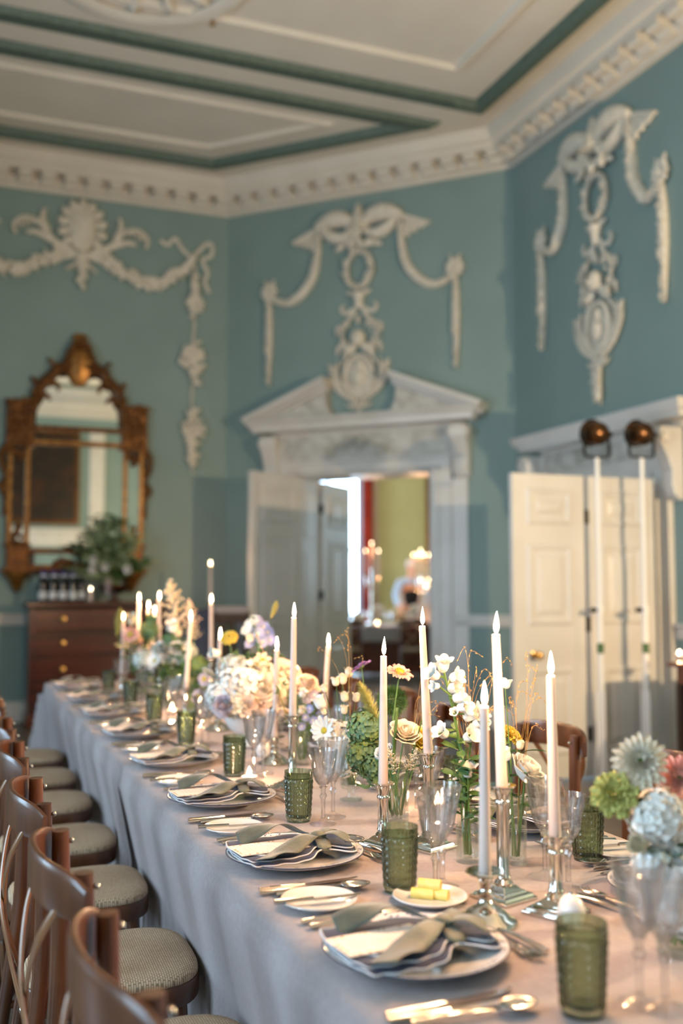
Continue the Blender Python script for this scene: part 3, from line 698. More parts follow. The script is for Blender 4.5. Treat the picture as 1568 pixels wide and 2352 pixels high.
# ================================================================ FURNITURE AGAINST THE WALLS
ch = thing('chest_of_drawers', 'tall dark mahogany chest of drawers under the gilt mirror', 'chest', (1.365,10.2,0), 0)
MB().box((0,0,.60),(1.34,.46,1.06)).build('body','mahogany',ch,smooth=False,bevel=.006)
MB().box((0,-.01,1.17),(1.40,.52,.04)).build('top','mahogany',ch,smooth=False,bevel=.008)
MB().box((0,-.01,.06),(1.38,.49,.10)).build('plinth','mahogany',ch,smooth=False,bevel=.008)
for z0, z1 in ((.15,.40),(.42,.66),(.68,.90),(.92,1.12)):
    d = MB().box((0,-.235,(z0+z1)/2),(1.24,.03,z1-z0)).build('drawer','mahogany',ch,smooth=False,bevel=.008)
    for x in (-.36,.36):
        MB().lathe([(.012,0),(.012,.012),(.026,.022),(.022,.034),(0,.038)],14,(x,-.25,(z0+z1)/2+.01),M=basis((0,-1,0))).build('knob','brass',d)
CT = 1.19
# wine bottles with blue foil, pale labels
def bottle(label):
    t = thing('wine_bottle', label, 'bottle')
    MB().lathe([(0,0),(.034,.0),(.037,.008),(.037,.175),(.034,.195),(.018,.225),(.014,.24),(.014,.30),(0,.30)],18).build('glass_body','bottle',t)
    MB().lathe([(.0146,.225),(.0146,.295),(.0165,.296),(.0165,.304),(.014,.306),(0,.306)],14).build('foil','foil',t)
    MB().lathe([(.0376,.03),(.0376,.105)],18).build('paper_label','label',t); MB().lathe([(.0168,.246),(.0168,.27)],14).build('neck_label','label',t)
    return t
K = Kind(bottle(''))
for i, x in enumerate((96,120,143,166,186)):
    p = at(x,1376,10.06 if i<4 else 10.14)
    K.place((p[0],p[1],CT), 0, ['dark wine bottle at the left end of the row on the chest','second dark wine bottle from the left on the chest','third dark wine bottle from the left on the chest','fourth dark wine bottle from the left on the chest','dark wine bottle at the right end of the row, set back'][i], 'wine bottles on the chest')
for i, x in enumerate((104,128,152,174)):
    p = at(x,1376,10.24); K.place((p[0],p[1],CT), 0, f'dark wine bottle in the back row on the chest, {ORD[i]} from the left', 'wine bottles in the back row')
p = at(208,1378,10.02); hv = thing('hurricane_glass', 'glass cylinder holding a pale candle beside the wine bottles', 'candle holder', (p[0],p[1],CT))
MB().lathe([(0,0),(.045,0),(.047,.006),(.047,.17),(.044,.17),(.044,.01),(0,.01)],20).build('cylinder','clear',hv)
MB().lathe([(0,.011),(.02,.011),(.02,.11),(0,.112)],14).build('candle','wax',hv)
fl_ = MB().lathe([(0,.113),(.004,.118),(.006,.127),(.003,.14),(0,.148)],8).build('flame','flame_core',hv)
p = at(262,1378,10.0); vz = thing('bud_glass', 'small clear stemmed glass at the foot of the foliage urn', 'glass', (p[0],p[1],CT))
MB().lathe([(0,0),(.03,0),(.03,.004),(.005,.01),(.005,.05),(.025,.07),(.03,.11),(.027,.11),(.022,.072),(0,.06)],16).build('stemmed_bowl','clear',vz)
# urn with a loose green arrangement
p = at(262,1375,10.18); UR = p
ur = thing('urn', 'dark copper footed bowl under the green foliage on the chest', 'urn', (p[0],p[1],CT))
MB().lathe([(0,0),(.07,0),(.07,.012),(.03,.03),(.025,.06),(.06,.08),(.12,.11),(.15,.15),(.14,.15),(.1,.12),(0,.09)],24).build('bowl','copper',ur)
MB().lathe([(.15,.15),(.158,.153),(.158,.162),(.15,.165)],24).build('rim','copper',ur)

# grey cloth draped cabinet and dark chair in the corner by the door
dc = MB()
def dcf(a, b):
    th = 2*pi*a; hw, hd = .195,.20
    q = 1/max(abs(cos(th))/hw, abs(sin(th))/hd); x, y = q*cos(th), q*sin(th)
    if b < .25: k = b/.25; return (x*k, y*k, 1.12)
    k = (b-.25)/.75; f = 1+.06*k+.05*k*sin(th*9)
    return (x*f, y*f, 1.12-1.08*k)
dc.grid(dcf, 64, 16); p = at(434,1402,9.52)
cab = tag(dc.build('draped_cabinet','cloth_grey',ang=1.2), 'low cabinet draped in grey cloth between the chest and the open door', 'cabinet'); cab.location = (p[0],p[1],0)
ck = thing('dark_chair', 'dark wooden slat-back chair standing beside the open panelled door leaf', 'chair', (*at(532,1408,9.0)[:2],0), R(-10))
for s in (-1,1):
    MB().box((s*.15,.0,.55),(.035,.035,1.10)).build('post','dark_wood',ck,smooth=False,bevel=.005); MB().box((s*.17,-.36,.22),(.035,.035,.44)).build('leg','dark_wood',ck,smooth=False,bevel=.005)
for z in (1.05,.58): MB().box((0,.0,z),(.27,.02,.08)).build('rail','dark_wood',ck,smooth=False,bevel=.005)
for k in range(3): MB().box(((k-1)*.075,.0,.815),(.04,.015,.40)).build('slat',('dark_wood','cloth_grey')[k==2],ck,smooth=False)
MB().box((0,-.18,.46),(.38,.42,.04)).build('seat','dark_wood',ck,smooth=False,bevel=.008)
nl = tag(MB().box((0,0,0),(.30,.10,.06)).build('folded_linen','cloth',smooth=False,bevel=.012), 'white folded linen lying over the back of the dark chair', 'linen'); q = at(528,1398,9.0); nl.location = (q[0],q[1],1.13); nl.rotation_euler = (0,0,R(-10))

# ================================================================ SPOTLIGHTS ON WHITE POLES
def spot(label, loc, lean):
    t = thing('spotlight_stand', label, 'spotlight', loc, 0, 'spotlights on white poles')
    MB().lathe([(.021,.02),(.021,1.18),(.0,1.18)],14).build('lower_pole','pole_white',t)
    MB().lathe([(.017,1.17),(.017,2.25),(0,2.25)],12).build('upper_pole','pole_white',t)
    for k in range(3):
        a = 2*pi*k/3+.5; MB().tube([(.028*cos(a),.028*sin(a),.62),(.03*cos(a),.03*sin(a),.3),(.045*cos(a),.045*sin(a),.0)],.009,8).build('leg','pole_white',t)
    c = MB().lathe([(.03,1.15),(.03,1.21)],14).build('clamp','pole_white',t); MB().lathe([(.016,0),(.018,.03),(.012,.045),(0,.045)],10,(-.03,0,1.18),M=basis((-1,0,0))).build('knob','black_metal',c)
    MB().lathe([(.0245,.88),(.0245,.95)],12).build('sticker','leaf_dark',t)
    y = MB(); y.tube([(-.105,0,2.43),(-.105,0,2.275),(-.09,0,2.258),(.09,0,2.258),(.105,0,2.275),(.105,0,2.43)],.008,6,flat=1.6); y.build('yoke','black_metal',t)
    tilt = rotm('x', R(-28))
    h = MB().lathe([(0,-.085),(.05,-.08),(.085,-.055),(.095,-.01),(.098,.05),(.104,.055),(.104,.075),(.09,.075),(.085,.02),(0,.0)],24,(0,0,2.425),M=rotm('x',R(-78)),k=.9).build('lamp_head','lamp_bronze',t)
    for s in (-1,1): MB().lathe([(.018,0),(.02,.02),(.012,.035),(0,.035)],10,(s*.1,0,2.425),M=basis((s,0,0))).build('pivot_knob','black_metal',t)
    r_ = MB().lathe([(.106,.06),(.112,.065),(.112,.07),(.1,.07)],24,(0,0,2.425),M=rotm('x',R(-78)),k=.9).build('bezel','black_metal',t)
    return t
spot('left of the two bronze spotlights on white poles before the folding door', (4.222,5.86,0), 0)
spot('right of the two bronze spotlights on white poles before the folding door', (4.528,5.76,0), 0)
# side table at the right edge
stb = thing('side_table', 'polished wooden side table at the right edge beyond the near flowers', 'table', (4.68,4.55,0), 0)
MB().box((0,0,.835),(.58,1.66,.03)).build('tabletop','red_wood',stb,smooth=False,bevel=.008); MB().box((0,0,.765),(.5,1.56,.11)).build('apron','red_wood',stb,smooth=False,bevel=.004)
for x in (-.23,.23):
    for y in (-.76,.76): MB().box((x,y,.355),(.05,.05,.71),M=None,taper=1).build('leg','dark_wood',stb,smooth=False,bevel=.004)
def tealight(label, loc, tall=.05, r=.032):
    t = thing('tealight', label, 'candle', loc)
    MB().lathe([(0,0),(r*.86,0),(r*.9,.004),(r,tall),(r*.92,tall),(r*.82,.012),(0,.012)],24).build('glass_cup','clear',t)
    MB().lathe([(0,.0125),(r*.8,.0125),(r*.86,tall*.62),(0,tall*.62)],20).build('wax','wax',t)
    MB().lathe([(0,0),(.0045,.004),(.006,.011),(.0035,.022),(0,.03)],8,(0,0,tall*.62)).build('flame','flame_core',t)
    l = bpy.data.lights.new('tealight_glow','POINT'); l.energy = CANDLE_W*.35; l.color = (1,.55,.28); l.shadow_soft_size = .008
    o = bpy.data.objects.new('tealight_glow', l); COL.objects.link(o); o.parent = t; o.location = (0,0,tall*.62+.016)
    return t
q = atz(1560,1516,.851); tealight('small lit tealight on the side table at the right edge', (q[0],q[1],.851), .06, .04)

# ================================================================ DINING TABLE AND CLOTHS
U0, U1, VEND, TZ = .54, 1.512, 6.47, .75
tb = thing('dining_table', 'long dining table under the pale cloths', 'table', (1.026,3.1,0), 0)
MB().box((0,0,.725),(.93,6.64,.03)).build('tabletop','beech',tb,smooth=False)
for x in (-.34,.4):
    for y in (-3.0,-.6,.9,3.0): MB().box((x,y,.355),(.06,.06,.71)).build('leg','beech',tb,smooth=False)
def cloth(name, label, v0, v1, end, z, fold, seed, pleat=None):
    D = .66; nd = 14; drop = [D*(i/nd)**.85 for i in range(nd,0,-1)]
    cols = [('L',d) for d in drop]+[('T',U0+.012+(U1-U0-.024)*i/16) for i in range(17)]+[('R',d) for d in drop[::-1]]
    ns = int((v1-v0)/.013); rows = [('b',v0+(v1-v0)*i/ns) for i in range(ns+1)]+([('e',d) for d in drop[::-1]] if end else [])
    rn = random.Random(seed); ph = [rn.uniform(0,6.28) for _ in range(8)]
    def fo(v, d, s):
        k = d/D; q = .45*sin(5.1*v+ph[0]+s)+.35*sin(9.3*v+ph[1]+2*s)+.3*sin(15.7*v+ph[2])+.18*sin(26*v+ph[3]+s)
        o = .012-min(.066,.21*max(0,d-.02))+fold*k**1.1*q if s == 0 else .014+.02*d+fold*k**1.1*q
        if pleat and s == 0:
            o = o + .05*k*math.exp(-((v-pleat-.1)/.08)**2) - .17*k*max(0,1-abs(v-pleat)/(.15*k+.004))
        return o if d > .05 else max(o,.006)
    V = []
    for rk, rv in rows:
        for ck_, cv in cols:
            vv = rv if rk == 'b' else v1; s = rv if rk == 'e' else 0
            if ck_ == 'T': V.append((cv, vv+(.014+.05*s+.03*(s/D)*sin(9*cv) if s else 0), z-s))
            else:
                d = cv; sg = -1 if ck_ == 'L' else 1; e = U0 if ck_ == 'L' else U1; mn = min(d,s)
                off = fo(vv,d,0 if ck_=='L' else 1.7)*(1 if not s else 1)+.34*mn
                V.append((e+sg*off, vv+(.014+.05*s if s else 0)+.30*mn, z-max(d,s)))
    q = len(cols); F = [(i*q+j,i*q+j+1,(i+1)*q+j+1,(i+1)*q+j) for i in range(len(rows)-1) for j in range(q-1)]
    o = MB().put(V,F).build(name,'cloth',ang=1.4,solid=.0016); tag(o,label,'tablecloth'); return o
cloth('tablecloth','pale linen tablecloth over the near half of the table, deep-pleated at its far end',.05,3.58,False,TZ,.012,3,pleat=3.44)
cloth('tablecloth','pale linen tablecloth over the far half of the table, hanging in a corner fold',3.46,VEND,True,TZ-.0025,.022,9)

# ================================================================ CHAIRS
def make_chair():
    t = thing('cross_back_chair', '', 'chair')
    def outline(n=40):
        P = []
        for i in range(n):
            a = 2*pi*i/n; c, s = cos(a), sin(a); e = 2/3.1
            x = abs(c)**e*(1 if c>0 else -1); y = abs(s)**e*(1 if s>0 else -1)
            P.append((x*(.184+.022*y), y*.20))
        return P
    OL = outline()
    def ringed(rings):
        V = []; n = len(OL)
        for k, z in rings: V += [(x*k,y*k,z) for x,y in OL]
        F = [(i*n+j,i*n+(j+1)%n,(i+1)*n+(j+1)%n,(i+1)*n+j) for i in range(len(rings)-1) for j in range(n)]
        F.append(tuple(range(n-1,-1,-1))); F.append(tuple((len(rings)-1)*n+j for j in range(n)))
        return MB().put(V,F)
    ringed([(.90,.395),(.99,.395),(1.0,.40),(1.0,.437),(.985,.442),(.9,.442)]).build('seat_frame','beech',t,ang=.9)
    ringed([(.97,.440),(.99,.446),(.985,.456),(.955,.464),(.86,.469),(.5,.471),(.02,.471)]).build('seat','rattan',t,ang=1.0)
    for s in (-1,1):
        c = curve([(s*.196,-.235,0),(s*.180,-.195,.30),(s*.170,-.172,.48),(s*.164,-.168,.68),(s*.158,-.172,.868)],6)
        MB().tube(c,[.0165+.003*sin(pi*min(1,i/len(c)*1.0)) for i in range(len(c))],12).build('back_post','beech',t)
        MB().tube([(s*.155,.135,.41),(s*.166,.152,.2),(s*.174,.166,0)],[.0175,.0165,.014],12).build('front_leg','beech',t)
        MB().tube([(s*.186,-.21,.21),(s*.165,.15,.24)],.011,8).build('side_stretcher','beech',t)
        c = curve([(s*.168,.14,.20),(s*.12,.10,.30),(s*.09,.07,.40)],5); MB().tube(c,.009,7).build('brace','beech',t)
        c = curve([(s*.180,-.2,.22),(s*.12,-.13,.32),(s*.09,-.07,.40)],5); MB().tube(c,.009,7).build('brace','beech',t)
    MB().tube([(-.168,.148,.26),(.168,.148,.26)],.010,8).build('front_stretcher','beech',t)
    MB().tube([(-.182,-.205,.26),(.182,-.205,.26)],.010,8).build('back_stretcher','beech',t)
    xs = [-.212+.424*i/24 for i in range(25)]
    c = [(x,-.172-.066*(1-(abs(x)/.212)**2.4),.832+.012*(1-(x/.212)**2)) for x in xs]
    V = []; F = []; sec = [(cos(2*pi*j/16),sin(2*pi*j/16)) for j in range(16)]; sec = [(abs(a)**.45*(1 if a>0 else -1),abs(b)**.45*(1 if b>0 else -1)) for a,b in sec]; c = np.array(c); T = np.gradient(c,axis=0)
    for i in range(25):
        k = 1-.5*(abs(xs[i])/.212)**9; n_ = np.array((-T[i][1],T[i][0],0)); n_ /= np.linalg.norm(n_)
        for a,b in sec: V.append(c[i]+np.array((0,0,.041*k*a))+n_*(.0072*b))
    F = [(i*16+j,i*16+(j+1)%16,(i+1)*16+(j+1)%16,(i+1)*16+j) for i in range(24) for j in range(16)]+[tuple(range(15,-1,-1)),tuple(24*16+j for j in range(16))]
    MB().put(V,F).build('top_rail','beech',t,ang=.8)
    for s in (-1,1):
        c = curve([(s*.152,-.206,.826),(s*.10,-.240,.74),(0,-.250+s*.004,.63),(-s*.09,-.235,.53),(-s*.16,-.205,.42)],8)
        b = MB().tube(c,.0048,8,flat=2.7,up=(0,1,0)).build('cross_strap','strap',t)
        for q in (c[1],c[-2]): MB().ball((q[0],q[1]-.004,q[2]),.007,8,5,sq=(1,.5,1)).build('bolt','steel',b)
        MB().ball((s*.163,-.150,.845),.006,8,5).build('bolt','steel',t)
    return t
KC = Kind(make_chair())
lv = [1.38,1.92,2.49,3.12,3.72,4.36,4.94,5.55]
for i, v in enumerate(lv):
    KC.place(((.402,.388,.378,.374,.372,.37,.37,.37)[i],v,0), R(-90)+random.uniform(-.03,.03), f'cross-back wooden chair with woven seat, {ORD[i]} from the camera in the left row', 'chairs along the left side')
rv_ = [1.72,2.30,2.92,3.52,4.14,4.76,5.38,5.98]
for i, v in enumerate(rv_):
    KC.place((1.700+random.uniform(-.01,.01),v,0), R(90)+random.uniform(-.04,.04), f'cross-back wooden chair, {ORD[i]} from the camera on the far right side of the table', 'chairs along the right side')
# ================================================================ PLACE SETTINGS (local x = guest's right, y = towards the table centre)
TOP = TZ + .0012
def make_plate():
    t = thing('dinner_plate','', 'plate')
    MB().lathe([(0,.0),(.085,.0),(.09,.004),(.10,.007),(.135,.017),(.148,.022),(.150,.0245),(.147,.0255),(.133,.0205),(.10,.011),(.09,.008),(0,.0075)],56).build('body','china',t)
    MB().lathe([(.132,.0206),(.1455,.0251),(.1455,.0256),(.132,.0211)],56,ring=True).build('printed_border','china_blue',t)
    MB().lathe([(.1488,.0226),(.1508,.0238),(.1508,.0252),(.1490,.0258)],56,ring=True).build('rim_line','navy',t)
    return t
def make_napkin():
    t = thing('napkin','', 'napkin')
    # folded scalloped napkin: two stacked layers, waisted where the ribbon ties it
    def shape(k, zz, sc):
        P = []
        for i in range(49):
            a = i/48
            y = -.135+.27*a; w = .108*sc
            wf = (1-.50*math.exp(-((y-.055)/.035)**2))*(1 if y<.06 else 1-.3*(y-.06)/.08)
            endc = min(1,((y+.135)/.018)**.5) if y<-.117 else 1
            endc *= min(1,max(.25,((.137-y)/.02)**.5)) if y>.117 else 1
            P.append((y, w*wf*endc))
        return P
    for k,(sc,z0,sh) in enumerate(((1.0,.0256,0),(.88,.0290,-.010))):
        P = shape(k,z0,sc)
        def fn(a,b):
            i = min(47,int(a*48)); f = a*48-i; y = P[i][0]*(1-f)+P[i+1][0]*f; ww = P[i][1]*(1-f)+P[i+1][1]*f
            x = (b*2-1)*ww; sca = 1+.03*sin(a*38)*(abs(b-.5)>.4)
            puff = .008*math.exp(-((y-.05)/.04)**2)+.0025*(1-(b*2-1)**2)
            return (x*sca+sh, y, z0+puff+.0016*sin(x*90+k))
        m = MB().grid(fn,48,14); b = m.build('layer','navy',t,solid=.002,ang=1.3)
        edge = [fn(i/48,0) for i in range(49)]+[fn(1,j/6) for j in range(1,6)]+[fn(1-i/48,1) for i in range(49)]+[fn(0,1-j/14) for j in range(1,14)]
        m = MB(); m.tube([(x,y,z+.0012) for x,y,z in edge+edge[:1]],.0014,6,cap=False); m.build('piping','piping',b)
        if k: ln = [fn(.04+.3*i/16,.5+.33*sin(i/16*2.6)*(1 if k else -1)) for i in range(17)]; MB().tube([(x,y,z+.0015) for x,y,z in ln],.002,5).build('piping','piping',b)
    return t
def make_card():
    t = thing('menu_card','', 'menu card')
    w, h = .086,.195
    MB().box((0,0,0),(w,h,.0012)).build('card_sheet','card',t,smooth=False)
    m = MB()
    for i in range(13):
        y = -.07+.0105*i; L = random.uniform(.03,.056); m.box((0,y,.0008),(L,.0013,.0002))
    m.build('printed_lines','card_ink',t,smooth=False)['kind'] = 'stuff'
    m = MB()
    for k in range(34):
        a = random.random()
        if k < 12: x, y = random.uniform(-w/2+.004,w/2-.004), random.choice((-1,1))*(h/2-.006)
        else: x, y = random.choice((-1,1))*(w/2-.005), random.uniform(-h/2,h/2)*.96
        m.lathe([(random.uniform(.0015,.0034),0),(.0,.0003)],6,(x,y,.0007))
    m.build('floral_border','card_flower',t,smooth=False)['kind'] = 'stuff'
    return t
def strip(path, w, n=4, tw=None):
    """ribbon: path of (x,y,z), width w laid across the path horizontally, with twist"""
    P = np.array(path,float); T = np.gradient(P,axis=0); V = []; m = len(P); ww = np.broadcast_to(np.asarray(w,float),(m,))
    for i in range(m):
        t_ = T[i]/np.linalg.norm(T[i]); s = np.cross(t_,(0,0,1)); s /= np.linalg.norm(s)+1e-9
        if tw is not None: u_ = np.cross(s,t_); s = s*cos(tw[i])+u_*sin(tw[i])
        for j in range(n+1): V.append(P[i]+s*(j/n-.5)*ww[i])
    q = n+1
    return V, [(i*q+j,i*q+j+1,(i+1)*q+j+1,(i+1)*q+j) for i in range(m-1) for j in range(n)]
def make_ribbon():
    t = thing('silk_ribbon','', 'ribbon')
    c = [(.056*sin(2*pi*i/24),.055+.004*cos(2*pi*i/12),.033+.012*cos(2*pi*i/24)) for i in range(25)]
    MB().put(*strip(c,.03,3)).build('band','ribbon',t,solid=.0008)
    MB().ball((.0,.058,.048),.015,10,7,sq=(1.1,1.3,.75)).build('knot','ribbon',t)
    c = curve([(0,.05,.050),(.03,.015,.050),(.05,-.025,.043),(.078,-.065,.041),(.10,-.100,.036)],6); n = len(c)
    MB().put(*strip([(x,y,z+.003*sin(i*.35)) for i,(x,y,z) in enumerate(c)],[.022+.034*min(1,i/n*1.8) for i in range(n)],4,[.3*sin(i*.22) for i in range(n)])).build('tail','ribbon',t,solid=.0008,ang=1.2)
    c = curve([(0,.055,.050),(-.035,.030,.052),(-.056,-.01,.066),(-.072,-.055,.054),(-.084,-.10,.036)],6); n = len(c)
    MB().put(*strip(c,[.020+.028*min(1,i/n*1.8) for i in range(n)],4,[-.55*sin(i*.22) for i in range(n)])).build('tail','ribbon',t,solid=.0008,ang=1.2)
    c = curve([(0,.062,.050),(.025,.09,.058),(.05,.112,.044),(.03,.128,.034)],6); MB().put(*strip(c,.034,3)).build('loop','ribbon',t,solid=.0008,ang=1.2)
    c = curve([(0,.062,.050),(-.02,.095,.056),(-.03,.12,.038)],6); MB().put(*strip(c,.03,3)).build('loop','ribbon',t,solid=.0008,ang=1.2)
    return t
def handle(m, y0, y1, w0=.004, w1=.009):
    n = 12; c = [(0,y0+(y1-y0)*i/n,.006+.004*sin(pi*i/n)) for i in range(n+1)]
    m.tube(c,[w0+(w1-w0)*(1-i/n)**1.6 for i in range(n+1)],8,flat=.42,up=(1,0,0)); return m
def make_knife(L=.215):
    t = thing('knife','', 'knife')
    m = MB(); m.tube([(0,-L/2+L*.44*i/8,.006) for i in range(9)],[.0066-.0012*i/8 for i in range(9)],8,flat=.7,up=(1,0,0)); m.build('handle','steel',t)
    b = MB(); V = []
    for i in range(11):
        a = i/10; y = -L/2+L*(.44+.56*a); w = .0085*(1-a**5*.8)
        V += [(-.0075,y,.0025),(-.0075+2*w,y,.0035),(-.0075+2*w,y,.005),(-.0075,y,.005)]
    F = [(i*4+j,i*4+(j+1)%4,(i+1)*4+(j+1)%4,(i+1)*4+j) for i in range(10) for j in range(4)]+[(0,1,2,3)[::-1],(40,41,42,43)]
    b.put(V,F).build('blade','steel',t,ang=.4); return t
def make_fork(L=.19):
    t = thing('fork','', 'fork'); handle(MB(),-L/2,L*.16).build('handle','steel',t)
    m = MB(); y0 = L*.16
    m.grid(lambda a,b: ((b-.5)*(.008+.016*min(1,a*1.4)), y0+a*.03, .009-.004*a+.004*abs(b-.5)), 6, 4)
    for k in range(4):
        x = (k-1.5)*.0062; m.tube([(x,y0+.028,.006),(x,y0+.05,.0055),(x*.95,y0+.062,.010)],[.0017,.0016,.0008],5)
    m.build('tines','steel',t,solid=.0012,ang=1); return t
def make_spoon(L=.19, r=.021):
    t = thing('spoon','', 'spoon'); handle(MB(),-L/2,L*.2).build('handle','steel',t)
    m = MB(); yc = L*.2+r*1.35
    m.grid(lambda a,b: (r*a*sin(2*pi*b)*(1+.12*cos(2*pi*b)), yc-r*1.45*a*cos(2*pi*b), .0035+.0095*a*a), 6, 24)
    m.build('bowl','steel',t,solid=.0012,ang=1.2); return t
def make_sideplate():
    t = thing('side_plate','', 'plate'); r = .072
    MB().lathe([(0,0),(.045,0),(.048,.003),(r*.92,.010),(r,.0135),(r*.995,.0155),(r*.9,.0125),(.047,.0062),(0,.0058)],44).build('body','china',t); return t
def make_tumbler():
    t = thing('tumbler','', 'tumbler'); n = 120; m = 64; V = []; F = []
    H = .126
    for i in range(m+1):
        a = i/m; z = H*a; r = .0300+.0068*a
        for j in range(n):
            k = 0
            if .06 < a < .84:
                ph = a*pi*9; k = .0026*(.5+.5*sin(j*2*pi/n*15+ph)*sin(j*2*pi/n*15-ph))
            V.append(((r+k)*cos(2*pi*j/n),(r+k)*sin(2*pi*j/n),z))
    for i in range(m):
        for j in range(n): F.append((i*n+j,i*n+(j+1)%n,(i+1)*n+(j+1)%n,(i+1)*n+j))
    b = len(V); inner = [(.0350,H),(.0336,H*.9),(.0300,H*.4),(.0275,.014),(.020,.011),(0.001,.011)]
    for r,z in inner:
        for j in range(n): V.append((r*cos(2*pi*j/n),r*sin(2*pi*j/n),z))
    for j in range(n): F.append((m*n+j,m*n+(j+1)%n,b+(j+1)%n,b+j))
    for i in range(len(inner)-1):
        for j in range(n): F.append((b+i*n+j,b+i*n+(j+1)%n,b+(i+1)*n+(j+1)%n,b+(i+1)*n+j))
    F.append(tuple(range(n-1,-1,-1))); F.append(tuple(b+(len(inner)-1)*n+j for j in range(n)))
    MB().put(V,F).build('ribbed_body','green_glass',t,ang=.32)
    MB().lathe([(.0352,H*.86),(.0376,H*.865),(.0378,H*.88),(.0354,H*.885)],48,ring=True).build('raised_band','green_glass',t)
    return t
def make_goblet(H=.20, rb=.040):
    t = thing('wine_goblet','', 'wine glass')
    n = 48
    def cut(i,a): return 1
    outer = [(.0,.0),(.033,.0),(.034,.002),(.022,.006),(.008,.011),(.0052,.02)]
    MB().lathe([(0,0),(.033,0),(.034,.002),(.030,.004),(.012,.009),(.0055,.016),(0,.016)],36).build('foot','clear',t)
    MB().lathe([(0,.0155),(.0055,.0155),(.0052,.05),(.0062,.062),(.010,.070),(.0062,.078),(.0068,.088),(.012,.094),(0,.094)],8).build('faceted_stem','crystal',t,ang=.2)
    z0 = .093; hb = H-z0; V = []; F = []
    prof = [(.006,0),(.014,.006),(.022,.016),(.0275,.032),(.0315,.055),(.0355,.08),(rb,hb)]
    out = []
    for k in range(26):
        a = k/25*(len(prof)-1); i = min(int(a),len(prof)-2); f = a-i; out.append((prof[i][0]*(1-f)+prof[i+1][0]*f, prof[i][1]*(1-f)+prof[i+1][1]*f))
    inn = [(r-.0022,z+.001) for r,z in out[::-1][:-4]]
    for q,(r,z) in enumerate(out+inn):
        for j in range(n):
            k = 1
            if q < 21: k = 1-.085*abs(sin(j*pi*8/n+(q*.10)))*min(1,(21-q)/6)-(.03*abs(sin(q*.9+j*pi*8/n)) if q<12 else 0)
            V.append((r*k*cos(2*pi*j/n), r*k*sin(2*pi*j/n), z0+z))
    m_ = len(out)+len(inn)
    for i in range(m_-1):
        for j in range(n): F.append((i*n+j,i*n+(j+1)%n,(i+1)*n+(j+1)%n,(i+1)*n+j))
    F.append(tuple(range(n-1,-1,-1))); F.append(tuple((m_-1)*n+j for j in range(n)))
    MB().put(V,F).build('cut_bowl','crystal',t,ang=.22); return t
KP, KN, KM, KR = Kind(make_plate()), Kind(make_napkin()), Kind(make_card()), Kind(make_ribbon())
KK, KF, KS, KB = Kind(make_knife()), Kind(make_fork()), Kind(make_spoon()), Kind(make_knife(.17))
KSP, KT, KG, KG2 = Kind(make_sideplate()), Kind(make_tumbler()), Kind(make_goblet()), Kind(make_goblet(.185,.037))
KB.root.name = 'butter_knife'
LPV = [1.497,2.105,2.735,3.375,4.04,4.69,5.33,6.02]; RPV = [1.60,2.20,2.82,3.44,4.06,4.68,5.30,5.92]
def setting(i, side, v):
    L = side == 'left'; u = .712 if L else 1.342; rz = R(-90) if L else R(90)
    c, s = cos(rz), sin(rz)
    j = lambda a: random.uniform(-a,a)
    def P(x,y,z=0): return (u+x*c-y*s, v+x*s+y*c, TOP+z)
    who = f'{ORD[i]} {side}-hand place from the camera'
    q = lambda k, x, y, z, dr, lab, grp: k.place(P(x,y,z), rz+dr, f'{lab}, {who}', f'{grp} on the {side} side')
    w = j(.08)
    q(KP,0,0,0,0,'white dinner plate with blue edge','dinner plates')
    q(KN,j(.004),-.005,0,w,'folded navy napkin with white piping','napkins')
    q(KM,-.004,-.042,.0355,w+R(5),'cream menu card on a navy napkin','menu cards')
    q(KR,j(.004),-.005,0.002,w,'sage ribbon tied round a napkin','ribbons')
    q(KK,.183,-.03,0,R(4)+j(.03),'silver table knife nearest the plate','table knives'); q(KK,.208,-.035,0,R(2)+j(.03),'outer silver table knife','outer knives')
    q(KS,.232,-.02,.0,R(-5)+j(.05),'silver soup spoon','soup spoons')
    q(KF,-.185,-.02,0,j(.03),'silver table fork nearest the plate','table forks'); q(KF,-.212,-.025,0,j(.03),'outer silver table fork','outer forks')
    q(KS,-.03,.188,.0,R(90)+R(12)+j(.05),'silver dessert spoon above the plate','dessert spoons'); q(KF,.0,.162,0,R(-82)+j(.05),'silver dessert fork above the plate','dessert forks')
    q(KSP,-.305,-.055,0,0,'small white side plate','side plates'); q(KB,-.292,-.06,.0128,R(-6)+j(.06),'butter knife lying across a side plate','butter knives')
    if L: tp = (.272+j(.006),.128+j(.006))
    else: tp = (.29+j(.006),.03+j(.006))
    q(KT,tp[0],tp[1],0,j(3),'green ribbed glass tumbler','tumblers')
    if L:
        q(KG,tp[0]+.0+j(.006),tp[1]+.092+j(.006),0,j(3),'tall cut-crystal goblet','tall goblets'); q(KG2,tp[0]+.055+j(.006) if i else tp[0]+.03,tp[1]+.05+j(.006) if i!=0 else tp[1]+.118,0,j(3),'shorter cut-crystal goblet','short goblets')
    else:
        q(KG,tp[0]-.08,tp[1]+.155+j(.006),0,j(3),'tall cut-crystal goblet','tall goblets'); q(KG2,tp[0]-.17,tp[1]+.165,0,j(3),'shorter cut-crystal goblet','short goblets')
for i, v in enumerate(LPV): setting(i,'left',v)
for i, v in enumerate(RPV): setting(i,'right',v)

